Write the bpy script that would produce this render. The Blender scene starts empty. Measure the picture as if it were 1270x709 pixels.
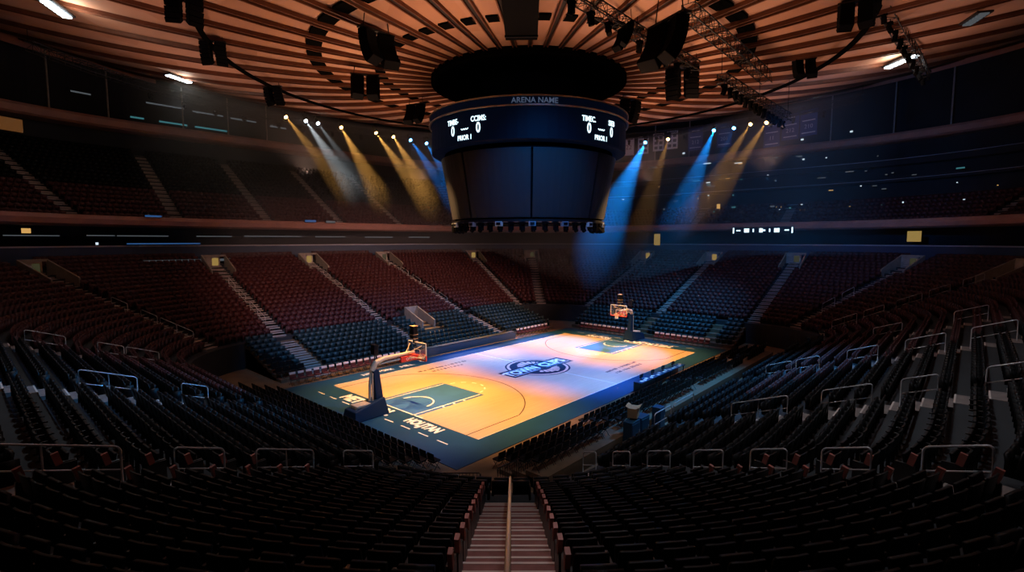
import bpy, math, random
import numpy as np
from mathutils import Vector, Matrix
random.seed(7)
PI = math.pi
sin, cos, rad = math.sin, math.cos, math.radians
SC = bpy.context.scene
COL = SC.collection
# ------------------------------------------------------------------ camera
CAM = np.array([-32.68, -26.64, 10.62]); YAW = .735; PITCH = -.089; FPX = 632.0
FW = np.array([cos(YAW)*cos(PITCH), sin(YAW)*cos(PITCH), sin(PITCH)])
RT = np.array([sin(YAW), -cos(YAW), 0.0]); UP = np.cross(RT, FW)
cd = bpy.data.cameras.new('camera'); cam = bpy.data.objects.new('camera', cd); COL.objects.link(cam)
cd.sensor_width = 36; cd.lens = FPX/1270*36; cd.clip_end = 400; cd.clip_start = .1
cam.location = CAM
cam.rotation_euler = Vector(FW).to_track_quat('-Z', 'Y').to_euler()
SC.camera = cam
def proj(p):
    d = np.asarray(p, float) - CAM; z = d @ FW
    return 635+FPX*(d@RT)/z, 354.5-FPX*(d@UP)/z, z
def from_view(fw, lat, h):                     # level distance ahead of / beside the place where the photo was taken
    return (CAM[0]+fw*cos(YAW)+lat*sin(YAW), CAM[1]+fw*sin(YAW)-lat*cos(YAW), h)
# ------------------------------------------------------------------ materials
def mat(name, col, rough=.6, metal=0, emit=None, strength=0, spec=.5, var=0, scale=8, bump=0):
    m = bpy.data.materials.new(name); m.use_nodes = True
    nt = m.node_tree; b = nt.nodes['Principled BSDF']
    b.inputs['Base Color'].default_value = (*col, 1); b.inputs['Roughness'].default_value = rough
    b.inputs['Metallic'].default_value = metal; b.inputs['Specular IOR Level'].default_value = spec
    if emit:
        b.inputs['Emission Color'].default_value = (*emit, 1); b.inputs['Emission Strength'].default_value = strength
    if var or bump:
        tc = nt.nodes.new('ShaderNodeTexCoord'); n = nt.nodes.new('ShaderNodeTexNoise')
        n.inputs['Scale'].default_value = scale; n.inputs['Detail'].default_value = 3
        nt.links.new(tc.outputs['Object'], n.inputs['Vector'])
        if var:
            r = nt.nodes.new('ShaderNodeValToRGB')
            r.color_ramp.elements[0].position = .3; r.color_ramp.elements[1].position = .7
            r.color_ramp.elements[0].color = (*[c*(1-var) for c in col], 1)
            r.color_ramp.elements[1].color = (*[min(1, c*(1+var)) for c in col], 1)
            nt.links.new(n.outputs['Fac'], r.inputs['Fac']); nt.links.new(r.outputs['Color'], b.inputs['Base Color'])
        if bump:
            bp = nt.nodes.new('ShaderNodeBump'); bp.inputs['Strength'].default_value = bump
            nt.links.new(n.outputs['Fac'], bp.inputs['Height']); nt.links.new(bp.outputs['Normal'], b.inputs['Normal'])
    return m
M = {}
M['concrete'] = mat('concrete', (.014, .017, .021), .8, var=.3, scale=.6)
M['concrete_light'] = mat('concrete_light', (.30, .26, .23), .8, var=.25, scale=1.5)
M['step'] = mat('step', (.17, .14, .13), .75, var=.2, scale=3)
M['step_carpet'] = mat('step_carpet', (.20, .085, .075), .9, var=.2, scale=3)
M['nosing'] = mat('nosing', (.52, .46, .42), .6)
M['seat_maroon'] = mat('seat_maroon', (.052, .012, .013), .55, spec=.35)
M['seat_navy'] = mat('seat_navy', (.014, .034, .038), .5, spec=.4)
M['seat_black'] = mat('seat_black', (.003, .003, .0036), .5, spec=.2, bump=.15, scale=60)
M['arm_black'] = mat('arm_black', (.012, .012, .013), .4)
M['end_red'] = mat('end_red', (.32, .10, .08), .55, var=.12)
M['black'] = mat('black', (.005, .005, .006), .9, spec=.04)
M['black_gloss'] = mat('black_gloss', (.006, .007, .010), .3)
M['screen_face'] = mat('screen_face', (.045, .045, .047), .3, spec=.3)
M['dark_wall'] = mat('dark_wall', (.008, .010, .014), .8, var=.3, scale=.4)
M['brown_fascia'] = mat('brown_fascia', (.36, .17, .13), .6, var=.12, scale=.8)
M['navy_panel'] = mat('navy_panel', (.012, .035, .085), .5)
M['steel'] = mat('steel', (.50, .50, .52), .35, metal=.25)
M['ledge'] = mat('ledge', (.34, .36, .42), .4)
M['rail_gold'] = mat('rail_gold', (.62, .40, .18), .35)
M['white_paint'] = mat('white_paint', (.80, .80, .78), .5)
M['court_navy'] = mat('court_navy', (.030, .12, .36), .38, var=.08, scale=1.2)
M['apron_blue'] = mat('apron_blue', (.008, .056, .130), .36, var=.12, scale=.5)
M['line_dark'] = mat('line_dark', (.055, .035, .03), .5)
M['logo_navy'] = mat('logo_navy', (.008, .013, .028), .4)
M['logo_peach'] = mat('logo_peach', (.72, .40, .27), .45)
M['logo_white'] = mat('logo_white', (.66, .76, .76), .45)
M['pad_blue'] = mat('pad_blue', (.004, .022, .060), .55, spec=.2)
M['pad_red'] = mat('pad_red', (.62, .05, .04), .5)
M['rim_orange'] = mat('rim_orange', (.75, .16, .06), .4)
M['cream_metal'] = mat('cream_metal', (.62, .50, .36), .4)
M['net'] = mat('net', (.8, .8, .78), .8)
M['chair_red'] = mat('chair_red', (.075, .012, .014), .6)
M['chair_white'] = mat('chair_white', (.75, .62, .62), .6)
M['rib_wood'] = mat('rib_wood', (.15, .052, .026), .6, var=.2, scale=1.2)
M['rib_dark'] = mat('rib_dark', (.012, .009, .008), .7)
M['slot_dark'] = mat('slot_dark', (.004, .004, .004), 1, spec=0)
M['riser_tread'] = mat('riser_tread', (.13, .085, .05), .7, var=.2, scale=1.5)
M['truss'] = mat('truss', (.022, .022, .026), .5, metal=.5)
M['portal_wall'] = mat('portal_wall', (.27, .24, .20), .7, var=.15, scale=2)
M['banner_white'] = mat('banner_white', (.62, .60, .62), .8)
M['banner_blue'] = mat('banner_blue', (.010, .03, .13), .8)
M['banner_red'] = mat('banner_red', (.16, .04, .04), .8)
M['paper'] = mat('paper', (.75, .75, .72), .8)
M['card_tan'] = mat('card_tan', (.50, .33, .18), .8)
M['floor_brown'] = mat('floor_brown', (.16, .10, .055), .5, var=.25, scale=.7)
def emat(name, col, s):
    m = mat(name, (.02, .02, .02), .5, emit=col, strength=s)
    try: m.cycles.emission_sampling = 'NONE'
    except Exception: pass
    return m
M['lens_warm'] = emat('lens_warm', (1, .55, .16), 9)
M['lens_white'] = emat('lens_white', (.8, .93, 1), 9)
M['lens_blue'] = emat('lens_blue', (.08, .42, 1), 9)
M['led_text'] = emat('led_text', (.62, .88, 1), .7)
M['led_dim'] = emat('led_dim', (.18, .25, .42), .10)
M['led_screen'] = mat('led_screen', (.002, .003, .008), .6, spec=.08, emit=(.02, .10, .35), strength=.005)
M['lamp_cool'] = emat('lamp_cool', (.70, .88, 1), .3)
M['lamp_warm'] = emat('lamp_warm', (1, .55, .16), .22)
M['lamp_teal'] = emat('lamp_teal', (.15, .65, .75), .07)
M['lamp_blue'] = emat('lamp_blue', (.06, .25, .7), .10)
M['lamp_yellow'] = emat('lamp_yellow', (.95, .62, .16), .10)
M['bar_grey'] = emat('bar_grey', (.6, .7, .78), .035)
M['portal_dim'] = emat('portal_dim', (.5, .5, .22), .02)
M['orange_dim'] = emat('orange_dim', (1, .35, .06), .03)
M['cove'] = emat('cove', (.75, .92, 1), 4)
# glass of the backboards
m = mat('glass', (.9, .95, .95), .05); m.node_tree.nodes['Principled BSDF'].inputs['Transmission Weight'].default_value = .95
M['glass'] = m
# court wood: long strips
def wood_mat():
    m = mat('court_wood', (.6, .4, .22), .33)
    nt = m.node_tree; b = nt.nodes['Principled BSDF']
    tc = nt.nodes.new('ShaderNodeTexCoord'); br = nt.nodes.new('ShaderNodeTexBrick')
    br.inputs['Scale'].default_value = 1; br.inputs['Brick Width'].default_value = 1.6; br.inputs['Row Height'].default_value = .12
    br.inputs['Mortar Size'].default_value = .002
    br.inputs['Color1'].default_value = (.62, .45, .31, 1); br.inputs['Color2'].default_value = (.57, .41, .275, 1); br.inputs['Mortar'].default_value = (.46, .32, .21, 1)
    n = nt.nodes.new('ShaderNodeTexNoise'); n.inputs['Scale'].default_value = .35
    mx = nt.nodes.new('ShaderNodeMix'); mx.data_type = 'RGBA'; mx.blend_type = 'MULTIPLY'; mx.inputs[0].default_value = .22
    nt.links.new(tc.outputs['Object'], br.inputs['Vector']); nt.links.new(tc.outputs['Object'], n.inputs['Vector'])
    nt.links.new(br.outputs['Color'], mx.inputs[6]); nt.links.new(n.outputs['Color'], mx.inputs[7])
    nt.links.new(mx.outputs[2], b.inputs['Base Color'])
    return m
M['court_wood'] = wood_mat()
def ceiling_mat():
    m = mat('ceiling_panel', (.62, .36, .25), .7)
    nt = m.node_tree; b = nt.nodes['Principled BSDF']
    tc = nt.nodes.new('ShaderNodeTexCoord'); v = nt.nodes.new('ShaderNodeTexVoronoi'); v.inputs['Scale'].default_value = .22
    r = nt.nodes.new('ShaderNodeValToRGB')
    r.color_ramp.elements[0].color = (.47, .235, .145, 1); r.color_ramp.elements[1].color = (.58, .34, .24, 1)
    nt.links.new(tc.outputs['Object'], v.inputs['Vector']); nt.links.new(v.outputs['Color'], r.inputs['Fac']); nt.links.new(r.outputs['Color'], b.inputs['Base Color'])
    return m
M['ceiling_panel'] = ceiling_mat()
# ------------------------------------------------------------------ mesh helpers
class MB:
    def __init__(s): s.v = []; s.f = []; s.mi = []
    def add(s, vs, fs, mi=0):
        o = len(s.v); s.v += [tuple(map(float, p)) for p in vs]
        s.f += [tuple(i+o for i in f) for f in fs]; s.mi += [mi]*len(fs); return s
    def box(s, c, d, rz=0, mi=0, rx=0):
        x, y, z = d[0]/2, d[1]/2, d[2]/2
        P = [(a*x, b*y, e*z) for e in (-1, 1) for b in (-1, 1) for a in (-1, 1)]
        R = Matrix.Rotation(rz, 3, 'Z') @ Matrix.Rotation(rx, 3, 'X')
        P = [R @ Vector(p) + Vector(c) for p in P]
        return s.add(P, [(0, 2, 3, 1), (4, 5, 7, 6), (0, 1, 5, 4), (2, 6, 7, 3), (0, 4, 6, 2), (1, 3, 7, 5)], mi)
    def hexa(s, P, mi=0):     # 8 points: bottom ring 4, top ring 4
        return s.add(P, [(3, 2, 1, 0), (4, 5, 6, 7), (0, 1, 5, 4), (1, 2, 6, 5), (2, 3, 7, 6), (3, 0, 4, 7)], mi)
    def tube(s, pts, r, n=8, mi=0, cap=True):
        pts = [Vector(p) for p in pts]; rings = []
        rr = r if isinstance(r, (list, tuple)) else [r]*len(pts)
        for i, p in enumerate(pts):
            t = (pts[min(i+1, len(pts)-1)]-pts[max(i-1, 0)]).normalized()
            a = t.cross(Vector((0, 0, 1)))
            if a.length < 1e-3: a = t.cross(Vector((1, 0, 0)))
            a.normalize(); b = t.cross(a).normalized()
            rings.append([p+rr[i]*(cos(2*PI*k/n)*a+sin(2*PI*k/n)*b) for k in range(n)])
        V = [q for R in rings for q in R]; F = []
        for i in range(len(pts)-1):
            for k in range(n):
                F.append((i*n+k, i*n+(k+1) % n, (i+1)*n+(k+1) % n, (i+1)*n+k))
        if cap: F += [tuple(range(n)), tuple((len(pts)-1)*n+k for k in reversed(range(n)))]
        return s.add(V, F, mi)
    def lathe(s, prof, c=(0, 0, 0), n=24, mi=0, a0=0, a1=2*PI):
        full = abs(a1-a0-2*PI) < 1e-6; m = n if full else n+1
        V = [(c[0]+r*cos(a0+(a1-a0)*k/n), c[1]+r*sin(a0+(a1-a0)*k/n), c[2]+z) for (r, z) in prof for k in range(m)]
        F = []
        for i in range(len(prof)-1):
            for k in range(n):
                k2 = (k+1) % m
                F.append((i*m+k, i*m+k2, (i+1)*m+k2, (i+1)*m+k))
        return s.add(V, F, mi)
    def prism(s, poly, z0, z1, mi=0):
        n = len(poly)
        return s.add([(x, y, z0) for x, y in poly]+[(x, y, z1) for x, y in poly],
                     [tuple(reversed(range(n))), tuple(range(n, 2*n))]+[(k, (k+1) % n, n+(k+1) % n, n+k) for k in range(n)], mi)
    def build(s, name, mats, parent=None, off=None, smooth=False, bevel=0):
        me = bpy.data.meshes.new(name)
        v = s.v if off is None else [(a-off[0], b-off[1], c-off[2]) for a, b, c in s.v]
        me.from_pydata(v, [], s.f)
        if not isinstance(mats, (list, tuple)): mats = [mats]
        for q in mats: me.materials.append(q)
        if len(mats) > 1: me.polygons.foreach_set('material_index', s.mi)
        if smooth: me.polygons.foreach_set('use_smooth', [True]*len(me.polygons))
        o = bpy.data.objects.new(name, me); COL.objects.link(o)
        if parent is not None: o.parent = parent
        elif off is not None: o.location = off
        if bevel:
            b = o.modifiers.new('bevel', 'BEVEL'); b.width = bevel; b.segments = 2; b.limit_method = 'ANGLE'
        return o
def tag(o, label=None, cat=None, group=None, kind=None):
    if label: o['label'] = label
    if cat: o['category'] = cat
    if group: o['group'] = group
    if kind: o['kind'] = kind
    return o
def empty(name, loc, rz=0, label=None, cat=None, group=None, rot=None):
    o = bpy.data.objects.new(name, None); COL.objects.link(o); o.location = loc
    o.rotation_euler = rot if rot is not None else (0, 0, rz); o.empty_display_size = .1
    return tag(o, label, cat, group)
def kids(o): return KIDS.get(o.name, [])
KIDS = {}
def reg(o, *ch): KIDS[o.name] = list(ch); return o
def copy_tree(o, parent=None):
    c = o.copy(); COL.objects.link(c)
    if parent is not None: c.parent = parent
    for ch in kids(o): copy_tree(ch, c)
    return c
ONES = ['zeroth', 'first', 'second', 'third', 'fourth', 'fifth', 'sixth', 'seventh', 'eighth', 'ninth', 'tenth', 'eleventh', 'twelfth', 'thirteenth', 'fourteenth', 'fifteenth', 'sixteenth', 'seventeenth', 'eighteenth', 'nineteenth']
TENS = {2: 'twent', 3: 'thirt', 4: 'fort', 5: 'fift', 6: 'sixt', 7: 'sevent', 8: 'eight', 9: 'ninet'}
def ordw(n):
    if n < 20: return ONES[n]
    if n % 10 == 0: return TENS[n//10]+'ieth'
    return TENS[n//10]+'y-'+ONES[n % 10]
def text_mesh(body, size, ext=.004, bold=0):
    cu = bpy.data.curves.new('t', 'FONT'); cu.body = body; cu.size = size; cu.align_x = 'CENTER'; cu.align_y = 'CENTER'
    cu.extrude = ext; cu.offset = bold; cu.resolution_u = 3
    t = bpy.data.objects.new('t', cu); COL.objects.link(t)
    dg = bpy.context.evaluated_depsgraph_get(); me = bpy.data.meshes.new_from_object(t.evaluated_get(dg))
    V = [tuple(v.co) for v in me.vertices]; F = [tuple(p.vertices) for p in me.polygons]
    bpy.data.objects.remove(t); bpy.data.curves.remove(cu); bpy.data.meshes.remove(me)
    return V, F
# ------------------------------------------------------------------ bowl plan: rectangle +-A, +-B offset outward by r
A, B = 14.9, 10.5
def seglens(r): q = PI*r/2; return [2*A, q, 2*B, q, 2*A, q, 2*B, q]
SEG_START = [0, 1, 2, 3, 4, 5, 6, 7]
def s_of(kind, val, r):
    L = seglens(r); o = [sum(L[:i]) for i in range(8)]
    if kind == 'near': return o[0]+(val+A)
    if kind == 'far': return o[4]+(A-val)
    if kind == 'east': return o[2]+(val+B)
    if kind == 'west': return o[6]+(B-val)
    a = val % 360                                  # corner angle
    if a >= 270: return o[1]+rad(a-270)*r
    if a < 90: return o[3]+rad(a)*r
    if a < 180: return o[5]+rad(a-90)*r
    return o[7]+rad(a-180)*r
def pt(s, r):
    L = seglens(r); s %= sum(L); i = 0
    while s > L[i] and i < 7: s -= L[i]; i += 1
    if i == 0: return -A+s, -B-r, 0, -1
    if i == 2: return A+r, -B+s, 1, 0
    if i == 4: return A-s, B+r, 0, 1
    if i == 6: return -A-r, B-s, -1, 0
    c = {1: (A, -B, -90), 3: (A, B, 0), 5: (-A, B, 90), 7: (-A, -B, 180)}[i]
    a = rad(c[2])+s/r
    return c[0]+r*cos(a), c[1]+r*sin(a), cos(a), sin(a)
def base_norm(kind, val):
    if kind == 'near': return (val, -B), (0, -1)
    if kind == 'far': return (val, B), (0, 1)
    if kind == 'east': return (A, val), (1, 0)
    if kind == 'west': return (-A, val), (-1, 0)
    a = val % 360; n = (cos(rad(a)), sin(rad(a)))
    return (A if n[0] > 0 else -A, B if n[1] > 0 else -B), n
def ring_samples(nc=20, ns=6):
    out = []
    for i in range(8):
        n = ns if i % 2 == 0 else nc
        out += [(i, k/n) for k in range(n)]
    return out
RS = ring_samples()
def ring_pt(i, t, r):
    L = seglens(r); x, y, nx, ny = pt(sum(L[:i])+t*L[i]+1e-9, r); return x, y
def ring_strip(mb, prof, mi=0, keep=None):       # prof: list of (r, z); sweeps it round the bowl
    N = len(RS); V = []
    for r, z in prof:
        for i, t in RS:
            x, y = ring_pt(i, t, r); V.append((x, y, z))
    F = []
    for j in range(len(prof)-1):
        for k in range(N):
            if keep and not keep(RS[k]): continue
            k2 = (k+1) % N
            F.append((j*N+k, j*N+k2, (j+1)*N+k2, (j+1)*N+k))
    return mb.add(V, F, mi)
ROW0, PITCH_R, Z0, RISE, NROW = 8.1, .85, 2.11, .3145, 21
def row_r(k): return ROW0+PITCH_R*k
def row_z(k): return Z0+RISE*k
AISLES = [('corner', 222.11), ('corner', 255), ('near', -10), ('near', 1), ('near', 11), ('corner', 304), ('corner', 331), ('east', -10.2), ('east', 0), ('east', 10.0),
          ('corner', 45), ('corner', 69), ('far', 7.8), ('far', -3), ('far', -13.5), ('corner', 124), ('west', 10.0), ('west', -1.7), ('corner', 189)]
AW = 1.57
# ------------------------------------------------------------------ setting
fl = MB(); fl.add([(-75, -75, 0), (75, -75, 0), (75, 75, 0), (-75, 75, 0)], [(0, 1, 2, 3)])
tag(fl.build('floor', M['floor_brown']), kind='structure')
mb = MB()
prof = [(row_r(0)-.66, 0.0)]
for k in range(NROW):
    prof += [(row_r(k)-.65, row_z(k)), (row_r(k)+.20, row_z(k))]
ring_strip(mb, prof)
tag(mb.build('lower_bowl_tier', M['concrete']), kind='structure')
KEEPN = lambda it: it[0] == 0 or (it[0] == 7 and it[1] >= .75) or (it[0] == 1 and it[1] < .25)
mb = MB(); prof = [(row_r(-3)-.66, 0.0)]
for k in (-3, -2, -1): prof += [(row_r(k)-.65, row_z(k)), (row_r(k)+.20, row_z(k))]
ring_strip(mb, prof, keep=KEEPN)
for it in ((7, .75), (1, .25)):
    for k in (-3, -2, -1):
        x0, y0 = ring_pt(*it, row_r(k)-.65); x1, y1 = ring_pt(*it, row_r(k)+.2)
        mb.add([(x0, y0, 0), (x1, y1, 0), (x1, y1, row_z(k)), (x0, y0, row_z(k))], [(0, 1, 2, 3)])
tag(mb.build('front_bank_tier', M['concrete']), kind='structure')
RT_ = row_r(NROW-1)+.2                                  # rear of the last row
HT = row_z(NROW-1)
# suite level behind the lower bowl
mb = MB(); ring_strip(mb, [(RT_, HT), (RT_+.02, 10.0), (RT_+.3, 10.0)])
tag(mb.build('wall_parapet', M['navy_panel']), kind='structure')
mb = MB(); ring_strip(mb, [(RT_-.05, 10.0), (RT_-.05, 10.12), (RT_+.35, 10.12), (RT_+.35, 10.0), (RT_-.05, 10.0)])
tag(mb.build('trim_ledge', M['ledge']), kind='structure')
mb = MB(); ring_strip(mb, [(RT_+.3, 9.2), (RT_+3.2, 9.2), (RT_+3.2, 11.95), (RT_-.6, 11.95)])
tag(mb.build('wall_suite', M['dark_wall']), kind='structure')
# balcony fascia (rounded lip)
mb = MB(); R1 = 25.0
ring_strip(mb, [(R1+1.2, 11.93), (R1-.05, 11.95), (R1-.35, 12.15), (R1-.4, 12.6), (R1-.25, 12.92), (R1+.1, 12.98), (R1+.1, 12.6)])
tag(mb.build('trim_balcony', M['brown_fascia']), kind='structure')
# upper bowl
UR0, UZ0, UP_, URISE, NUP = 26.0, 12.45, .85, .50, 18
def up_r(k): return UR0+UP_*k
def up_z(k): return UZ0+URISE*k
prof = [(R1+.1, 12.2), (UR0-.65, 12.2)]
for k in range(NUP): prof += [(up_r(k)-.65, up_z(k)), (up_r(k)+.2, up_z(k))]
LEFT = lambda it: it[0] in (3, 4, 5, 6) and not (it[0] == 3 and it[1] < .5)
RIGHT = lambda it: not LEFT(it)
mb = MB(); ring_strip(mb, prof, keep=LEFT)
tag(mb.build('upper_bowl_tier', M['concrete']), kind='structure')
NUPR = 6
prof = [(R1+.1, 12.2), (UR0-.65, 12.2)]
for k in range(NUPR): prof += [(up_r(k)-.65, up_z(k)), (up_r(k)+.2, up_z(k))]
prof += [(up_r(NUPR-1)+1.6, up_z(NUPR-1)), (up_r(NUPR-1)+1.6, 15.5)]
mb = MB(); ring_strip(mb, prof, keep=RIGHT)
tag(mb.build('upper_bowl_ledge', M['concrete']), kind='structure')
# gallery over the upper bowl, lip at h ~25
RG, HG = 39.6, 24.2
mb = MB(); ring_strip(mb, [(RG+5, HG-.35), (RG+.25, HG-.3), (RG-.1, HG-.1), (RG-.15, HG+.55), (RG, HG+.85), (RG+.3, HG+.9), (RG+.3, HG+.3)])
tag(mb.build('trim_gallery', M['brown_fascia']), kind='structure')
mb = MB(); ring_strip(mb, [(RG+.2, HG+.3), (RG+5.5, HG+.3), (RG+5.5, 33.5)])
tag(mb.build('wall_gallery', M['dark_wall']), kind='structure')
mb = MB(); ring_strip(mb, [(up_r(NUP-1)+.3, up_z(NUP-1)), (up_r(NUP-1)+1.6, up_z(NUP-1)), (up_r(NUP-1)+1.8, HG-.3)], keep=LEFT)
tag(mb.build('wall_upper', M['dark_wall']), kind='structure')
# decks on the suite side
for nm, r, h, th in (('trim_deck_low', 31.0, 15.5, .35), ('trim_deck_middle', 34.3, 18.3, .35), ('trim_deck_high', 37.4, 21.2, .8)):
    mb = MB(); ring_strip(mb, [(r+4, h-th), (r, h-th), (r-.12, h-th+.08), (r-.12, h-.05), (r, h), (r+.2, h), (r+.2, h-th*.6), (r+4.2, h-th*.6), (r+4.2, h+3.2)], keep=RIGHT)
    tag(mb.build(nm, M['dark_wall']), kind='structure')
    mb = MB(); ring_strip(mb, [(r-.14, h), (r-.14, h+.05), (r+.1, h+.05), (r+.1, h), (r-.14, h)], keep=RIGHT)
    tag(mb.build('trim_deck_rail', M['ledge']), kind='structure')
# ------------------------------------------------------------------ ceiling
RC, HC0, HC1, RDISC = 57.5, 23.1, 32.7, 7.7
CC = (-.6, .6)
def ceil_h(p): return HC0+(HC1-HC0)*(p/RC)**2
rs = [RDISC-.2+(RC-RDISC+.2)*(i/26) for i in range(27)]
mb = MB(); mb.lathe([(r, ceil_h(r)) for r in rs]+[(RC+2.8, ceil_h(RC+2.8))], (*CC, 0), 96)
ceil = tag(mb.build('ceiling', M['ceiling_panel'], smooth=True), kind='structure')
NRIB = 48
def rib_mesh(a):
    mb = MB(); t = Vector((-sin(a), cos(a), 0)); d = Vector((cos(a), sin(a), 0)); c = Vector((*CC, 0))
    rr = [RDISC-.1+(RC-.4-RDISC)*(i/13) for i in range(14)]
    for off, w, dz0, dz1, mi in ((-.22, .11, -.02, .27, 0), (.22, .11, -.02, .27, 0), (0, .34, .02, .14, 1)):
        V = []; F = []
        for r in rr:
            f = min(1, .55+.45*(r-RDISC)/10)
            for sx, dz in ((-1, dz0), (1, dz0), (1, dz1), (-1, dz1)):
                p = c+d*r+t*(off*f+sx*w*f/2); V.append((p.x, p.y, ceil_h(r)-dz*f))
        for i in range(len(rr)-1):
            for k in range(4): F.append((i*4+k, i*4+(k+1) % 4, i*4+4+(k+1) % 4, i*4+4+k))
        F += [(0, 1, 2, 3), tuple(len(V)-4+k for k in (3, 2, 1, 0))]
        mb.add(V, F, mi)
    return mb
for k in range(NRIB):
    rib_mesh(2*PI*(k+.5)/NRIB).build('rib', [M['rib_wood'], M['rib_dark']], ceil)
for (r, w) in ((11.5, .75), (16.0, 1.0)):
    mb = MB()
    for k in range(NRIB):
        a0 = 2*PI*(k+.5)/NRIB+.40/r; a1 = 2*PI*(k+1.5)/NRIB-.40/r
        mb.lathe([(r-w/2, ceil_h(r-w/2)-.01), (r-w/2, ceil_h(r)-.10), (r+w/2, ceil_h(r)-.10), (r+w/2, ceil_h(r+w/2)-.01)], (*CC, 0), 3, 0, a0, a1)
    mb.build('dark_band_ring', M['slot_dark'], ceil)
mb = MB(); r = 22.8; mb.lathe([(r-.16, ceil_h(r)-.62), (r-.16, ceil_h(r)-.46), (r+.16, ceil_h(r)-.46), (r+.16, ceil_h(r)-.62), (r-.16, ceil_h(r)-.62)], (*CC, 0), 96)
mb.build('cable_tray_ring', M['slot_dark'], ceil)
# dark central drum
mb = MB(); mb.lathe([(RDISC, HC0+.3), (RDISC, HC0-.25), (RDISC-.25, HC0-.30), (0.01, HC0-.30)], (*CC, 0), 64)
mb.build('central_drum', M['slot_dark'], ceil)
# outer wall behind the ceiling edge
mb = MB(); mb.lathe([(RC-.6, HC1+1), (RC-.6, HC1-1.1), (RC-1.2, HC1-1.25), (RC-1.2, HC1-.6)], (*CC, 0), 96)
tag(mb.build('trim_ceiling_edge', M['brown_fascia']), kind='structure')
mb = MB(); mb.lathe([(RC+2.7, 0), (RC+2.7, 36)], (*CC, 0), 96)
tag(mb.build('wall_outer', M['dark_wall']), kind='structure')
# ------------------------------------------------------------------ aisles
def local(base, n, r, lat, z):      # lat to the viewer's right when looking outward->inward is handled by caller
    t = (-n[1], n[0]); return (base[0]+n[0]*r+t[0]*lat, base[1]+n[1]*r+t[1]*lat, z)
def obox(mb, base, n, r0, r1, l0, l1, z0, z1, mi=0):
    P = [local(base, n, r, l, z) for z in (z0, z1) for (r, l) in ((r0, l0), (r1, l0), (r1, l1), (r0, l1))]
    return mb.hexa(P, mi)
def step_run(base, n, rows, W, zf, rf, depth, rise, m_tread):
    st = MB(); no = MB(); h = W/2
    for k in rows:
        z = zf(k); r = rf(k)-.65
        obox(st, base, n, r, r+depth*.52, -h, h, z-rise, z+.012)
        obox(st, base, n, r-depth*.48, r, -h, h, z-rise, z-rise/2)
        obox(no, base, n, r-.012, r+.04, -h, h, z-.02, z+.018)
        obox(no, base, n, r-depth*.48-.012, r-depth*.48+.04, -h, h, z-rise/2-.03, z-rise/2+.006)
    o = tag(st.build('aisle_steps', m_tread), kind='structure'); no.build('nosing', M['nosing'], o)
    return o
for i, (kd, v) in enumerate(AISLES):
    bs, n = base_norm(kd, v)
    step_run(bs, n, range(3 if i == 0 else (-2 if i in (1, 2, 3, 4) else 1), NROW), AW if i == 0 else 1.25, row_z, row_r, PITCH_R, RISE, M['step_carpet'] if i == 0 else M['step'])
UAISLES = [('corner', 45), ('corner', 69), ('far', 12.5), ('far', 3), ('far', -6.5), ('far', -16), ('corner', 112), ('corner', 140), ('west', 6)]
for kd, v in UAISLES:
    bs, n = base_norm(kd, v)
    step_run(bs, n, range(1, NUP), 1.2, up_z, up_r, UP_, URISE, M['step'])
UAR = [('east', 4), ('east', -8), ('corner', 318), ('near', 12)]
for kd, v in UAR:
    bs, n = base_norm(kd, v)
    step_run(bs, n, range(1, NUPR), 1.2, up_z, up_r, UP_, URISE, M['step'])
# portals at the head of the lower aisles
PORTAL_LIGHT = {'far': 'lamp_yellow', 'corner': 'lamp_yellow', 'east': 'lamp_yellow', 'near': 'lamp_teal', 'west': 'lamp_teal'}
for i, (kd, v) in enumerate(AISLES):
    bs, n = base_norm(kd, v)
    if i in (0, 1, 2, 3, 18, 17): continue
    r0, r1, W = row_r(15)-.3, row_r(19)-.67, 1.05; zd = row_z(16)
    w = MB()
    for sgn in (-1, 1):
        l0, l1 = (W, W+.14) if sgn > 0 else (-W-.14, -W)
        P = []
        for zz in (0, 1):
            for r, l in ((r0, l0), (r1, l0), (r1, l1), (r0, l1)):
                z = row_z(14) if zz == 0 else (row_z(15)+.75 if r == r0 else zd+1.95)
                P.append(local(bs, n, r, l, z))
        w.hexa(P)
    obox(w, bs, n, r1-.1, r1+.02, -W, W, zd+1.75, zd+1.95)
    o = tag(w.build('wall_portal', M['portal_wall']), kind='structure')
    d = MB(); lamp = 'lamp_yellow' if i in (8, 9, 11, 13, 14) else 'portal_dim'
    obox(d, bs, n, r1-.12, r1-.04, -.45, .2, zd+.05, zd+1.6); d.build('lit_doorway', M[lamp], o)
    f = MB(); obox(f, bs, n, r1-.16, r1-.02, -.6, -.45, zd, zd+1.75); obox(f, bs, n, r1-.16, r1-.02, .2, W, zd, zd+1.75); obox(f, bs, n, r1-.16, r1-.02, -.6, .3, zd+1.6, zd+1.75)
    f.build('door_frame', M['concrete_light'], o)
vm = MB()
for x0 in (.1, 1.7):
    P = [(x0+dx, y, z) for zz in (0, 1) for (y, dx) in ((15.6, 0), (18.7, 0), (18.7, .14), (15.6, .14)) for z in ((1.2 if zz == 0 else (2.2 if y < 16 else 3.45)),)]
    vm.hexa(P)
vm.box((.97, 18.65, 2.8), (1.7, .12, 1.3))
tag(vm.build('wall_vomitory', M['portal_wall']), kind='structure')
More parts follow.
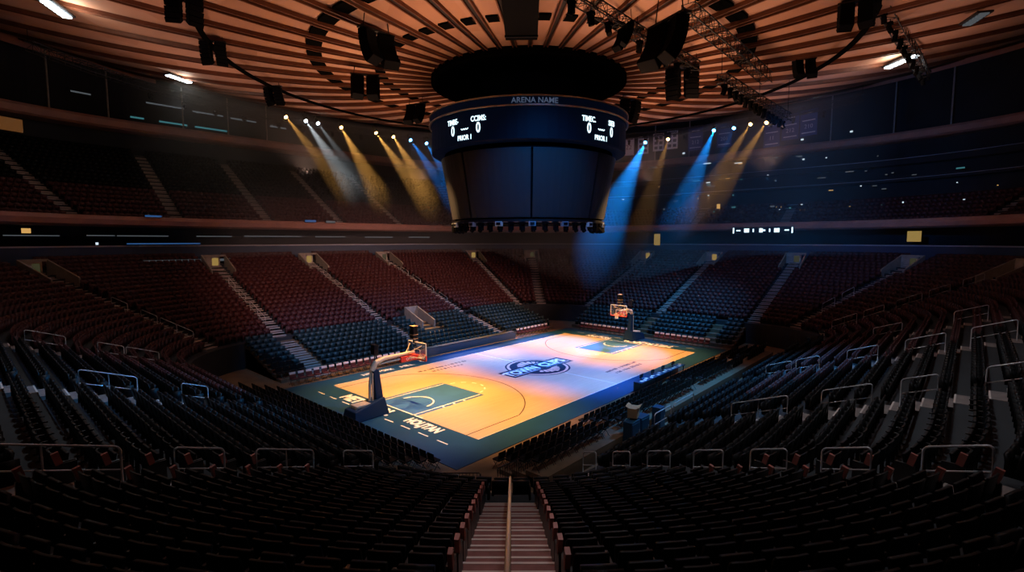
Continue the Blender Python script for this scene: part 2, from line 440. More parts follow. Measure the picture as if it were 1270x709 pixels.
# ------------------------------------------------------------------ seats
def make_seat(name, mats, navy=False):
    """tip-up seat facing +Y: origin on the tread under the backrest"""
    root = empty(name, (0, 0, -50))
    b = MB()
    # shell: curved backrest, rows of a bent grid with thickness
    W = .252; prof = [(.40, .03), (.50, -.005), (.66, -.03), (.80, -.055), (.865, -.075)]
    for side in (0, 1): pass
    V = []; nx = 6
    for lay in (0, 1):
        for z, y in prof:
            for i in range(nx+1):
                u = -1+2*i/nx; w = W*(1-.10*max(0, (z-.72)/.15)**2)
                V.append((u*w, y-.045*lay+.03*u*u, z-(.012*u**4 if z > .85 else 0)))
    R = len(prof); C = nx+1; F = []
    for i in range(R-1):
        for k in range(nx):
            a = i*C+k; F.append((a, a+1, a+C+1, a+C)); o = R*C; F.append((o+a, o+a+C, o+a+C+1, o+a+1))
    o = R*C
    for k in range(nx):
        F.append((k, o+k, o+k+1, k+1)); q = (R-1)*C+k; F.append((q, q+1, o+q+1, o+q))
    for i in range(R-1):
        a = i*C; F.append((a, a+C, o+a+C, o+a)); a = i*C+nx; F.append((a, o+a, o+a+C, a+C))
    b.add(V, F); bo = b.build('backrest', mats[0], root, smooth=False, bevel=.008)
    p = MB(); p.box((0, .135, .60), (.46, .075, .40), rx=rad(-12)); po = p.build('seat_pan', mats[0], root, bevel=.02)
    a = MB(); a.box((.285, .13, .635), (.05, .34, .035)); a.box((.285, .0, .52), (.04, .05, .26)); ao = a.build('armrest', mats[1], root, bevel=.008)
    l = MB(); l.box((.285, .03, .30), (.045, .09, .60)); l.box((.285, .06, .02), (.07, .28, .04)); lo = l.build('support_leg', mats[1], root, bevel=.006)
    return reg(root, bo, po, ao, lo)
def make_riser_chair(name, mats):
    root = empty(name, (0, 0, -50))
    b = MB(); b.box((0, -.02, .68), (.45, .045, .36), rx=rad(9)); bo = b.build('backrest', mats[0], root, bevel=.018)
    p = MB(); p.box((0, .17, .45), (.45, .42, .06), rx=rad(3)); po = p.build('seat', mats[0], root, bevel=.02)
    f = MB()
    for sx in (-.23, .23):
        f.tube([(sx, .36, .0), (sx, .02, .47), (sx, -.05, .80)], .013, 6); f.tube([(sx, -.06, .0), (sx, .30, .44)], .013, 6)
    f.tube([(-.23, .30, .08), (.23, .30, .08)], .010, 6)
    fo = f.build('frame', mats[1], root)
    return reg(root, bo, po, fo)
def low_seat(kind='bowl'):
    V = []; F = []; m = MB()
    if kind == 'bowl':
        m.box((0, -.04, .64), (.49, .05, .46), rx=rad(9)); m.box((0, .13, .59), (.45, .08, .38), rx=rad(-12)); m.box((.285, .1, .40), (.05, .32, .50))
    else:
        m.box((0, -.02, .67), (.45, .05, .38), rx=rad(9)); m.box((0, .17, .44), (.44, .42, .06)); m.box((.0, .12, .20), (.40, .06, .42))
    return np.array(m.v), np.array(m.f)
def mass(name, insts, kind, mats, label, cat):
    """insts: (x, y, z, angle, material index) -> one countless mass"""
    tv, tf = low_seat(kind); n = len(insts); I = np.array(insts, float)
    c, s = np.cos(I[:, 3]), np.sin(I[:, 3])
    X = I[:, None, 0]+tv[None, :, 0]*c[:, None]-tv[None, :, 1]*s[:, None]
    Y = I[:, None, 1]+tv[None, :, 0]*s[:, None]+tv[None, :, 1]*c[:, None]
    Z = I[:, None, 2]+tv[None, :, 2]
    co = np.stack([X, Y, Z], -1).reshape(-1, 3)
    fs = (tf[None]+(np.arange(n)*len(tv))[:, None, None]).reshape(-1)
    me = bpy.data.meshes.new(name); nf = n*len(tf)
    me.vertices.add(len(co)); me.vertices.foreach_set('co', co.ravel())
    me.loops.add(nf*4); me.loops.foreach_set('vertex_index', fs.astype(np.int32))
    me.polygons.add(nf); me.polygons.foreach_set('loop_start', np.arange(0, nf*4, 4, dtype=np.int32))
    try: me.polygons.foreach_set('loop_total', np.full(nf, 4, dtype=np.int32))
    except Exception: pass
    for q in mats: me.materials.append(q)
    me.polygons.foreach_set('material_index', np.repeat(I[:, 4].astype(np.int32), len(tf)))
    me.update(calc_edges=True); me.validate()
    o = bpy.data.objects.new(name, me); COL.objects.link(o)
    return tag(o, label, cat, kind='stuff')
def inview(x, y, z, m=70):
    a, b, d = proj((x, y, z)); return d > (1.5 if m < 200 else .6) and -m < a < 1270+m and -m < b < 709+m
def truly(x, y, z, m=6):
    a, b, d = proj((x, y, z)); return d > 1.5 and m < a < 1270-m and m < b < 709-m
SP = .57
bowl = []                                   # candidates (depth, x, y, z, ang, row, block, number, end)
nA = len(AISLES)
for k in range(NROW):
    r = row_r(k); P = sum(seglens(r))
    ss = [s_of(a, v, r) for a, v in AISLES]
    for b in range(nA):
        # block b runs counter-clockwise from aisle b to the next
        s0 = ss[b]; s1 = ss[(b+1) % nA]; L = (s1-s0) % P
        g0 = (AW/2+.04) if b == 0 else .66; g1 = (AW/2+.04) if b == nA-1 else .66
        if k < 2:
            if b == 0: g0 = 0
            if b == nA-1: g1 = 0
        L2 = L-g0-g1; n = int(L2/SP)
        if n < 1: continue
        p = L2/n
        for j in range(n):
            s = s0+g0+p*(j+.5); x, y, nx, ny = pt(s, r)
            if not inview(x, y, row_z(k)+.8, 420): continue
            if k >= 15:                     # seats give way to the portals
                ds0 = s-s0; ds1 = s1-s if s1 > s0 else (s1+P-s)
                if min((s-s0) % P, (s0+L-s) % P) < 1.45 and b not in (0, 1, 2): continue
            if k < 2 and y > 10 and -.6 < x < 2.3: continue
            e = 1 if j == 0 else (2 if j == n-1 else 0)
            bowl.append((proj((x, y, row_z(k)+.6))[2], x, y, row_z(k), math.atan2(nx, -ny), k, b, j if b != nA-1 else n-1-j, e, truly(x, y, row_z(k)+.86), n))
for k in (-3, -2, -1):
    r = row_r(k); ends = [s_of('corner', 248, r)-sum(seglens(r))]+[s_of(*AISLES[1], r)-sum(seglens(r))]+[s_of(*AISLES[i], r) for i in (2, 3, 4)]+[s_of('corner', 292, r)]
    for b in range(5):
        s0, s1 = ends[b]+(.66 if b else .3), ends[b+1]-(.66 if b < 4 else .3); n = int((s1-s0)/SP)
        if n < 1: continue
        p = (s1-s0)/n
        for j in range(n):
            x, y, nx, ny = pt(s0+p*(j+.5), r)
            if inview(x, y, row_z(k)+.8): bowl.append((proj((x, y, row_z(k)+.6))[2]+100, x, y, row_z(k), math.atan2(nx, -ny), k, 90, j, 0, False, n))
bowl.sort(key=lambda q: q[0])
NEARK = 300
near_b = [q for q in bowl if q[9]][:NEARK]
near_set = set(id(q) for q in near_b)
seat0 = make_seat('arena_seat', (M['seat_black'], M['arm_black']))
endp = MB(); endp.box((0, .10, .38), (.05, .40, .50), mi=1); endp.box((0, -.03, .76), (.075, .13, .28), rx=rad(14))
end_me = None
BLK = {0: 'right of handrail aisle', nA-1: 'left of handrail aisle', 1: 'past second aisle right of handrail', nA-2: 'past second aisle left of handrail', 2: 'past third aisle right of handrail', nA-3: 'past third aisle left of handrail'}
first = True
for q in near_b:
    _, x, y, z, a, k, b, num, e, _t, n = q
    o = seat0 if first else copy_tree(seat0)
    first = False
    o.location = (x, y, z); o.rotation_euler = (0, 0, a)
    tag(o, 'black arena seat, %s row from front, %s seat %s' % (ordw(k+1), ordw(num+1), BLK.get(b, 'in block %d' % b)), 'seat', 'black arena seats of the lower bowl')
    if e and k >= 2 and b in (0, nA-1, 1, nA-2):
        if end_me is None:
            eo = endp.build('end_panel', [M['end_red'], M['arm_black']], None, bevel=.01); end_me = eo.data; end_mod = True
        else:
            eo = bpy.data.objects.new('end_panel', end_me); COL.objects.link(eo)
        eo.parent = o; eo['label'] = 'aisle end panel with dull red cap'
        eo.location = (-.335 if e == 1 else .335, 0, 0)
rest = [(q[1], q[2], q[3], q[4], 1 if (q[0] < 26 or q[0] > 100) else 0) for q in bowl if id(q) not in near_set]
# upper seats
def ring_blocks(aisles, r, gap, sp):
    P = sum(seglens(r)); ss = sorted(s_of(a, v, r) for a, v in aisles); out = []
    for i, s0 in enumerate(ss):
        L = (ss[(i+1) % len(ss)]-s0) % P; L2 = L-2*gap; n = int(L2/sp)
        for j in range(n): out.append(s0+gap+L2/n*(j+.5))
    return out
def is_left(s, r):
    L = seglens(r); o3 = sum(L[:3])+L[3]*.5; return o3 < s % sum(L) < sum(L[:7])
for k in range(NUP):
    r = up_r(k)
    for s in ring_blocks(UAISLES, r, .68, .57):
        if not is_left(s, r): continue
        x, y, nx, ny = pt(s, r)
        if inview(x, y, up_z(k)+.6, 30): rest.append((x, y, up_z(k), math.atan2(nx, -ny), 0 if k < 7 else 1))  # upper rows switched to black: the stand's shade put into seat colour
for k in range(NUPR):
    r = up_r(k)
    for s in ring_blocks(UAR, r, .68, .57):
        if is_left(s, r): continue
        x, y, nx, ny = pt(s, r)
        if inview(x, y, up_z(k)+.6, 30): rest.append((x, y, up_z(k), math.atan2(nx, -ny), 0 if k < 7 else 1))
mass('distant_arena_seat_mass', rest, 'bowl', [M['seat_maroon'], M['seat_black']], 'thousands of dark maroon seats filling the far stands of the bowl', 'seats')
# ---------------- floor-level risers
rise_c = []
tiers = {}
def tier(name, boxes):
    mb = MB()
    for (x0, x1, y0, y1, z) in boxes: mb.box(((x0+x1)/2, (y0+y1)/2, z/2), (x1-x0, y1-y0, z))
    tag(mb.build(name, M['riser_tread']), kind='structure')
near_aisles = [-10, 1, 11]
bx = []
for i in range(4):
    y = -(10.9+.8*i); z = .22*i
    if i: bx.append((-16.4, 16.4, -(10.9+.8*4)+.25, y+.58, z))
    for j in range(56):
        x = -16+.58*j
        if any(abs(x-a) < .75 for a in near_aisles) or (abs(x-9.6) < .7 and i == 2): continue
        rise_c.append(('near sideline', x, y, z, 0.0, i, j))
tier('riser_near_side', bx)
bx = []; far_aisles = [7.8, -3, -13.5]
for i in range(9):
    y = 10.9+.8*i; z = .235*i
    if i: bx.append((-16.6, 16.6, y-.58, 10.9+.8*9-.25, z))
    for j in range(58):
        x = -16.5+.575*j
        if any(abs(x-a) < .8 for a in far_aisles) or (i >= 4 and -.6 < x < 2.3): continue
        if i == 0 and (x < -6.2 or x > 8.3): continue
        rise_c.append(('far sideline', x, y, z, PI, i, j))
tier('riser_far_side', bx)
for v in far_aisles:
    step_run((v, 0), (0, 1), range(1, 9), 1.25, lambda k: .235*k, lambda k: 10.9+.8*k-.02+.09, .8, .235, M['step'])
bx = []
for i in range(5):
    x = -(18.3+.8*i); z = .26*i
    if i: bx.append((-(18.3+.8*5)+.25, x+.58, -8.9, 8.0, z))
    for j in range(29):
        y = -8.6+.575*j
        rise_c.append(('baseline', x, y, z, -PI/2, i, j))
tier('riser_near_end', bx)
bx = []
for i in range(6):
    x = 18.2+.8*i; z = .33*i
    if i: bx.append((x-.58, 18.2+.8*6-.3, -9.6, 9.6, z))
    for j in range(33):
        y = -9.2+.575*j
        if abs(y-.2) < .7 or abs(y+7.4) < .6: continue
        if i == 0: continue
        rise_c.append(('far baseline', x, y, z, PI/2, i, j))
tier('riser_far_end', bx)
rise_c = [q for q in rise_c if inview(q[1], q[2], q[3]+.6)]
rise_c.sort(key=lambda q: proj((q[1], q[2], q[3]+.6))[2])
rc0 = make_riser_chair('riser_chair', (M['seat_black'], M['arm_black']))
RW = {'near sideline': 'in near sideline bank, %s row, %s from the barrier corner', 'baseline': 'in bank behind near basket, %s row, %s from the barrier corner',
      'far sideline': 'in far sideline bank, %s row, %s from the near basket end', 'far baseline': 'in bank behind far basket, %s row, %s along'}
NR = 300
for i, q in enumerate(rise_c[:NR]):
    o = rc0 if i == 0 else copy_tree(rc0)
    o.location = q[1:4]; o.rotation_euler = (0, 0, q[4])
    tag(o, 'black riser chair '+RW[q[0]] % (ordw(q[5]+1), ordw(q[6]+1)), 'chair', 'black riser chairs around the court floor')
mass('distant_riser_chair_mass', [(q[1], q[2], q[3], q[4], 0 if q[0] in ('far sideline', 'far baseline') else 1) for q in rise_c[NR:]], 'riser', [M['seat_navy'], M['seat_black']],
     'rows of dark navy chairs rising from the far side of the court', 'chairs')
# ---------------- red and white courtside chairs
def make_court_chair():
    root = empty('courtside_chair', (0, 0, -50))
    b = MB(); b.box((0, -.03, .66), (.46, .05, .34), rx=rad(8)); bo = b.build('backrest', M['chair_red'], root, bevel=.015)
    c = MB(); c.box((0, -.05, .84), (.45, .08, .17), rx=rad(8)); co_ = c.build('headrest_cover', M['chair_white'], root, bevel=.02)
    p = MB(); p.box((0, .18, .46), (.46, .44, .08)); po = p.build('seat', M['chair_red'], root, bevel=.02)
    f = MB()
    for sx in (-.23, .23):
        f.tube([(sx, .38, 0), (sx, .02, .47), (sx, -.06, .85)], .014, 6); f.tube([(sx, -.06, 0), (sx, .32, .44)], .014, 6)
    fo = f.build('frame', M['arm_black'], root)
    return reg(root, bo, co_, po, fo)
cc0 = make_court_chair(); ccs = []
for j in range(16): ccs.append((-16.2+.62*j, 10.05, PI, 'far sideline row by near basket, %s along' % ordw(j+1)))
for j in range(9): ccs.append((8.9+.62*j, 10.05, PI, 'far sideline past press table, %s along' % ordw(j+1)))
for j in range(11): ccs.append((17.3, 1.3+.6*j, PI/2, 'behind far baseline, farther row, %s from basket' % ordw(j+1)))
for j in range(10): ccs.append((17.3, -2.2-.6*j, PI/2, 'behind far baseline, nearer row, %s from basket' % ordw(j+1)))
for i, (x, y, a, lb) in enumerate(ccs):
    o = cc0 if i == 0 else copy_tree(cc0)
    o.location = (x, y, .03); o.rotation_euler = (0, 0, a)
    tag(o, 'red courtside chair with white top, '+lb, 'chair', 'red and white courtside chairs')
# ------------------------------------------------------------------ court
HL, HW = 14.325, 7.62
court = empty('basketball_court', (0, 0, 0), 0, 'polished maple basketball court with blue apron and round centre emblem', 'basketball court')
mb = MB(); mb.box((0, 0, .02), (2*17.5, 2*9.45, .03)); mb.build('apron', M['apron_blue'], court)
mb = MB(); mb.box((0, 0, .0305), (2*HL, 2*HW, .014)); mb.build('wood_floor', M['court_wood'], court)
ZT = .0378
def flat(mb, poly, z=ZT, t=.003): mb.prism(poly, z-.001, z+t); return mb
def rect(x0, x1, y0, y1): return [(x0, y0), (x1, y0), (x1, y1), (x0, y1)]
def arc_band(mb, cx, cy, r0, r1, a0, a1, n=24, z=ZT, t=.003):
    for k in range(n):
        b0 = a0+(a1-a0)*k/n; b1 = a0+(a1-a0)*(k+1)/n
        flat(mb, [(cx+r0*cos(b0), cy+r0*sin(b0)), (cx+r1*cos(b0), cy+r1*sin(b0)), (cx+r1*cos(b1), cy+r1*sin(b1)), (cx+r0*cos(b1), cy+r0*sin(b1))], z, t)
KW, KL = 2.22, 5.8
wl = MB(); dl = MB()
for sg in (-1, 1):
    x0 = sg*HL; x1 = sg*(HL-KL)
    key = MB(); flat(key, rect(min(x0, x1), max(x0, x1), -KW, KW)); key.build('key_paint', M['court_navy'], court)
    Z2 = ZT+.0035
    for sy in (-1, 1):
        y = sy*(KW-.30); flat(wl, rect(min(x0, x1+sg*.1), max(x0, x1+sg*.1), y-.04, y+.04), Z2)
    flat(wl, rect(x0-sg*.09 if sg > 0 else x0, x0 if sg > 0 else x0+.09, -KW-.6, KW+.6), Z2)
    # charge circle and dashed free-throw arc
    xb = sg*(HL-1.6)
    a0 = PI/2 if sg > 0 else -PI/2
    arc_band(wl, xb, 0, 1.18, 1.27, a0, a0+PI, 24, Z2)
    for k in range(6):
        a = (-PI/2 if sg > 0 else PI/2)+PI*(k+.25)/6
        arc_band(wl, sg*(HL-KL), 0, 1.55, 1.66, a+PI, a+PI+PI/13, 4, Z2)
    for k in range(3):
        flat(wl, rect(*sorted((sg*(HL-2.2-k*.9), sg*(HL-2.32-k*.9))), -KW+.02, -KW+.24), Z2)
    # three point line
    xc = sg*(HL-1.6); aa = math.asin(6.7/7.24)
    for sy in (-1, 1):
        flat(dl, rect(*sorted((sg*HL, sg*(HL-4.3))), sy*6.7-.035, sy*6.7+.035), ZT)
    arc_band(dl, xc, 0, 7.2, 7.27, (PI-aa) if sg > 0 else -aa, (PI+aa) if sg > 0 else aa, 48)
flat(wl, rect(-.03, .03, -HW, -2.8)); flat(wl, rect(-.03, .03, 2.8, HW))
for y0 in (-HW, HW-.04): flat(wl, rect(-HL, HL, y0, y0+.04))
for sg in (-1, 1):                                  # broken white line on the apron
    for k in range(9):
        y = -6.9+1.62*k; flat(wl, rect(*sorted((sg*15.80, sg*15.88)), y, y+.85), .0352)
wl.build('white_line', M['white_paint'], court); dl.build('three_point_line', M['line_dark'], court)
# lettering
def lay_text(mb, body, size, x, y, rz, sx=1, sy=1, z=.0355, bold=0):
    V, F = text_mesh(body, size, .0012, bold); c, s = cos(rz), sin(rz)
    mb.add([(x+(a*sx)*c-(b*sy)*s, y+(a*sx)*s+(b*sy)*c, z+e) for a, b, e in V], F)
def word(body, x, y, rz, length, height, bold=.03):
    V, F = text_mesh(body, 1, .0012, bold); xs = [v[0] for v in V]; ys = [v[1] for v in V]
    kx = length/(max(xs)-min(xs)); ky = height/(max(ys)-min(ys)); mx = (max(xs)+min(xs))/2; my = (max(ys)+min(ys))/2; c, s_ = cos(rz), sin(rz)
    mb = MB(); mb.add([(x+(a-mx)*kx*c-(b-my)*ky*s_, y+(a-mx)*kx*s_+(b-my)*ky*c, .0355+e) for a, b, e in V], F); mb.build('apron_lettering', M['white_paint'], court)
word('METROPOL', -15.05, 1.95, -PI/2, 5.5, 1.0, .05); word('HOLJTAN', -15.05, -3.75, -PI/2, 2.95, 1.0, .05)
word('METROPOL', 15.05, -2.15, PI/2, 5.5, 1.0, .05); word('HOLJTAN', 15.05, 3.55, PI/2, 2.95, 1.0, .05)
word('NEW YORK', -9.9, 8.55, 0, 2.9, .50); word('HILL', -7.1, 8.55, 0, 1.3, .50)
sm = MB()
rnd = random.Random(3)
for (cx, cy, rz, rows) in ((-5.2, 6.1, 0, ((5.2, 0), (3.4, -.75))), (4.6, -5.9, PI, ((4.0, 0), (4.6, -.7)))):
    for wdt, dy in rows:
        u = -wdt/2
        while u < wdt/2:
            w = rnd.choice((.10, .16, .22)); x = u*(1 if rz == 0 else -1)
            flat(sm, rect(*sorted((cx+x, cx+x+w)), cy+(dy if rz == 0 else -dy)-.16, cy+(dy if rz == 0 else -dy)+rnd.choice((.08, .16)))); u += w+rnd.choice((.05, .06, .2))
sm.build('small_print', M['line_dark'], court)
# centre emblem
LR = 2.75
e1 = MB(); flat(e1, [(LR*cos(2*PI*k/48), LR*sin(2*PI*k/48)) for k in range(48)]); 
flat(e1, rect(-3.85, 3.85, -.95, .95), ZT+.006)
e1.build('emblem_ground', M['logo_navy'], court)
e2 = MB(); arc_band(e2, 0, 0, 2.38, 2.6, 0, 2*PI, 48, ZT+.0035)
for sy in (-1, 1):                                  # seams of the ball left dark between peach leaves
    for k in range(7):
        a = rad(38+15*k)*sy
        r0, r1 = 1.15, 2.05-.12*abs(k-3)
        arc_band(e2, 0, 0, r0, r1, a-rad(5.4), a+rad(5.4), 3, ZT+.0035)
e2.build('emblem_ball', M['logo_peach'], court)
e3 = MB()
for (x0, x1) in ((-3.6, -.35), (.35, 3.6)): flat(e3, rect(x0, x1, -.66, -.60), ZT+.0095); flat(e3, rect(x0, x1, .60, .66), ZT+.0095)
lay_text(e3, 'TOWN', 1.35, -1.95, 0, 0, .86, 1.0, ZT+.0105, .05); lay_text(e3, 'CLIPS', 1.35, 1.95, 0, 0, .95, 1.0, ZT+.0105, .05)
e3.build('emblem_lettering', M['logo_white'], court)
# ------------------------------------------------------------------ baskets
def make_hoop(x_board, sg, label):
    """local +X points into the court"""
    root = empty('basketball_hoop', (sg*HL, 0, .036), 0 if sg < 0 else PI, label, 'basketball hoop')
    b = MB()
    b.hexa([(-3.2, -.75, 0), (-.75, -.6, 0), (-.75, .6, 0), (-3.2, .75, 0), (-3.1, -.6, .62), (-.95, -.42, 1.05), (-.95, .42, 1.05), (-3.1, .6, .62)])
    base = b.build('base_pad', M['pad_blue'], root, bevel=.06)
    c = MB(); c.box((-2.2, 0, .80), (1.3, .74, .12)); 
    for yy in (-.25, 0, .25): c.box((-2.7, yy, .72), (.35, .16, .18))
    c.build('ballast', M['cream_metal'], base, bevel=.02)
    p = MB(); p.hexa([(-1.45, -.24, .95), (-.92, -.22, .95), (-.92, .22, .95), (-1.45, .24, .95), (-1.55, -.17, 2.75), (-1.15, -.17, 2.75), (-1.15, .17, 2.75), (-1.55, .17, 2.75)])
    p.build('column_pad', M['pad_blue'], root, bevel=.04)
    a = MB()
    a.tube([(-1.75, 0, .9), (-1.72, 0, 1.9), (-1.62, 0, 2.75), (-1.40, 0, 3.15)], .085, 10)
    a.tube([(-1.62, .12, .9), (-1.60, .12, 2.6)], .05, 8); a.tube([(-1.62, -.12, .9), (-1.60, -.12, 2.6)], .05, 8)
    a.tube([(-1.55, 0, 2.7), (-1.30, 0, 3.15), (-.7, 0, 3.32), (x_board-.25, 0, 3.38)], [.17, .19, .14, .10], 10)
    a.tube([(-1.2, 0, 3.0), (-.5, 0, 3.06), (x_board-.25, 0, 3.08)], .06, 8)
    for yy in (-.62, .62):
        a.tube([(x_board-.95, 0, 3.32), (x_board-.10, yy, 3.82)], .03, 6); a.tube([(x_board-.95, 0, 3.2), (x_board-.10, yy, 3.0)], .03, 6)
    a.build('boom_arm', M['cream_metal'], root, smooth=False)
    g = MB(); g.box((x_board, 0, 3.435), (.03, 1.80, 1.05)); g.build('glass_board', M['glass'], root)
    f = MB()
    for yy in (-.915, .915): f.box((x_board, yy, 3.435), (.06, .06, 1.11))
    f.box((x_board, 0, 3.97), (.06, 1.88, .06)); f.box((x_board, 0, 2.90), (.06, 1.88, .06))
    for yy in (-.30, .30): f.box((x_board+.02, yy, 3.28), (.012, .05, .46))
    f.box((x_board+.02, 0, 3.50), (.012, .65, .05)); f.box((x_board+.02, 0, 3.06), (.012, .65, .05))
    f.build('board_frame', M['white_paint'], root)
    q = MB()
    q.box((x_board, 0, 2.87), (.10, 1.90, .10)); 
    for yy in (-.93, .93): q.box((x_board, yy, 3.04), (.10, .07, .30))
    q.hexa([(x_board-1.35, -.13, 2.86), (x_board-.1, -.22, 2.90), (x_board-.1, .22, 2.90), (x_board-1.35, .13, 2.86), (x_board-1.35, -.13, 3.24), (x_board-.1, -.22, 3.22), (x_board-.1, .22, 3.22), (x_board-1.35, .13, 3.24)])
    q.build('red_pad', M['pad_red'], root, bevel=.02)
    tl = MB(); V, F = text_mesh('OMIN', .24, .002); tl.add([(x_board-.72-u, .195+w*.2+.02, 3.04+v) for u, v, w in V], F); tl.add([(x_board-.72+u, -.197-w*.2-.02, 3.04+v) for u, v, w in V], F)
    tl.build('pad_lettering', M['white_paint'], root)
    r = MB(); n = 28; xr = x_board+.38
    r.tube([(xr+.235*cos(2*PI*k/n), .235*sin(2*PI*k/n), 3.05) for k in range(n+1)], .014, 6, cap=False); r.box((x_board+.08, 0, 3.05), (.14, .2, .06))
    rim = r.build('rim', M['rim_orange'], root)
    nt = MB()
    for k in range(12):
        a0 = 2*PI*k/12
        for d in (1, -1):
            nt.tube([(xr+rr*cos(a0+d*t), rr*sin(a0+d*t), z) for rr, t, z in ((.225, 0, 3.03), (.19, .26, 2.90), (.15, .52, 2.76), (.13, .78, 2.62))], .008, 4)
    nt.build('net', M['net'], rim)
    k = MB(); k.box((x_board-.25, 0, 4.66), (.36, .40, .84)); k.box((x_board-.25, 0, 4.12), (.08, .10, .30)); sc_ = k.build('shot_clock', M['black_gloss'], root, bevel=.02)
    k = MB()
    for zz in (4.26, 4.52, 5.07): k.box((x_board-.25, 0, zz), (.38, .42, .03))
    k.build('clock_band', M['card_tan'], sc_)
    k = MB(); k.box((-1.35, 0, 4.0), (.30, .42, .62)); k.box((-1.35, 0, 3.5), (.06, .06, .6)); k.build('rear_display', M['black_gloss'], root, bevel=.02)
    return root
make_hoop(1.85, -1, 'basketball hoop nearest the seats, seen from behind with blue padded base')
make_hoop(1.22, 1, 'basketball hoop at the far end of court facing the seats')
# ------------------------------------------------------------------ tables
t = empty('scorer_table', (2.5, -9.85, .03), 0, 'blue scorer table on the near sideline strewn with papers', 'table')
mb = MB(); mb.box((0, 0, .74), (7.2, .62, .05)); mb.build('tabletop', M['apron_blue'], t, bevel=.01)
mb = MB(); mb.box((0, .28, .37), (7.2, .04, .70)); mb.build('front_panel', M['apron_blue'], t)
for sx in (-3.5, -1.2, 1.2, 3.5):
    mb = MB(); mb.box((sx, -.2, .36), (.05, .05, .72)); mb.build('leg', M['arm_black'], t)
for j in range(14):
    x = -.7+.5*j+rnd.uniform(-.1, .1)
    mb = MB(); mb.box((0, 0, .008), (.30, .22, .016), rz=rnd.uniform(-.4, .4)); o = mb.build('paper_sheet', M['paper'], None); o.location = (x, -9.88+rnd.uniform(-.1, .1), .795)
    tag(o, 'white paper lying on the blue scorer table', 'paper', 'papers on the scorer table')
for j in range(4):
    e = empty('monitor', (-.3+1.7*j, -9.72, .795), 0, 'small black monitor on the scorer table, %s from the near end' % ordw(j+1), 'monitor', 'monitors on the scorer table')
    mb = MB(); mb.box((0, 0, .28), (.46, .04, .28)); mb.build('screen', M['black_gloss'], e, bevel=.006)
    mb = MB(); mb.box((0, .0, .012), (.22, .16, .024)); mb.box((0, .02, .08), (.05, .03, .14)); mb.build('stand', M['arm_black'], e)
t = empty('press_table', (1.3, 10.0, .03), 0, 'long grey fronted press table along the far sideline', 'table')
mb = MB(); mb.box((0, 0, .76), (13.6, .6, .05)); mb.build('tabletop', M['concrete'], t, bevel=.01)
mb = MB(); mb.box((0, -.28, .38), (13.6, .05, .72)); mb.build('front_panel', mat('panel_grey', (.10, .11, .13), .5), t)
for sx in (-6.7, 6.7):
    mb = MB(); mb.box((sx, 0, .38), (.05, .5, .72)); mb.build('side_panel', M['concrete'], t)
for nm, px, py, c, lab in (('cardboard_box', -9.25, -14.0, 'card_tan', 'tan cardboard box standing on the blue walkway cabinets'), ('cardboard_box', 9.6, -12.5, 'card_tan', 'tan cardboard box high in the near sideline bank')):
    e = empty(nm, (px, py, 1.44 if px < 0 else .38), .3, lab, 'box')
    mb = MB(); mb.box((0, 0, .31), (.7, .5, .5)); mb.build('carton', M[c], e, bevel=.01)
    mb = MB(); mb.box((0, .26, .60), (.7, .22, .02), rx=.5); mb.box((0, -.26, .60), (.7, .22, .02), rx=-.5); mb.build('flap', M[c], e)
# ------------------------------------------------------------------ hoop rails on the aisles
def hoop_rail(base, n, r0, L, zf, lat, label, H=1.1):
    # runs down the aisle following its slope; zf(r) gives the floor
    pts = []; root_p = local(base, n, r0, lat, zf(r0))
    root = empty('hoop_rail', root_p, 0, label, 'handrail', 'hoop rails on the bowl aisles')
    def P(r, h): x, y, z = local(base, n, r, lat, zf(r0)+(zs(r)) + h); return (x-root_p[0], y-root_p[1], z-root_p[2])
    sl = RISE/PITCH_R; zs = lambda r: (r-r0)*sl
    c = .10
    hp = [P(r0, 0), P(r0, H-c)] + [P(r0+c*(1-cos(a)), H-c+c*sin(a)) for a in (PI/6, PI/3, PI/2)] + [P(r0+L-c+c*sin(a), H-c+c*cos(a)) for a in (0, PI/6, PI/3, PI/2)] + [P(r0+L, 0)]
    mb = MB(); mb.tube(hp, .024, 8); mb.build('hoop', M['steel'], root, smooth=True)
    mb = MB(); mb.tube([P(r0, H*.52), P(r0+L, H*.52)], .018, 8); mb.build('mid_rail', M['steel'], root, smooth=True)
    if L > 1.6:
        mb = MB(); mb.tube([P(r0+L/2, 0), P(r0+L/2, H)], .02, 8); mb.build('middle_post', M['steel'], root, smooth=True)
AN = {1: 'on the first aisle right of the handrail', 2: 'on the second aisle right of the handrail', 3: 'on the third aisle right of the handrail', 4: 'on the fourth aisle right of the handrail', 5: 'on the fifth aisle right of the handrail', 6: 'on the sixth aisle right of the handrail',
      18: 'on the first aisle left of the handrail', 17: 'on the second aisle left of the handrail', 16: 'on the third aisle left of the handrail', 15: 'on the fourth aisle left of the handrail',
      14: 'on the nearest aisle of the far side stand', 13: 'on the middle aisle of the far side stand', 12: 'on the third aisle of the far side stand', 11: 'on the far corner aisle of the far stand'}
zlin = lambda r: row_z(round((r-ROW0+.2)/PITCH_R)) if False else Z0+RISE*((r-ROW0+.22)/PITCH_R)
for ai, hs in ((1, ((5.3, .75), (6.95, .85), (8.6, .95), (10.45, 1.0), (12.3, 1.0), (14.15, 1.05), (16.15, 1.1), (18.4, 1.4))), (18, ((8.6, 1.2), (10.9, 1.75), (13.5, 1.15), (15.7, 2.6)))):
    for j, (r0, L) in enumerate(hs):
        bs, n = base_norm(*AISLES[ai]); hoop_rail(bs, n, r0, L, zlin, 0, 'steel hoop rail %s, %s up from front' % (AN[ai], ordw(j+1)))
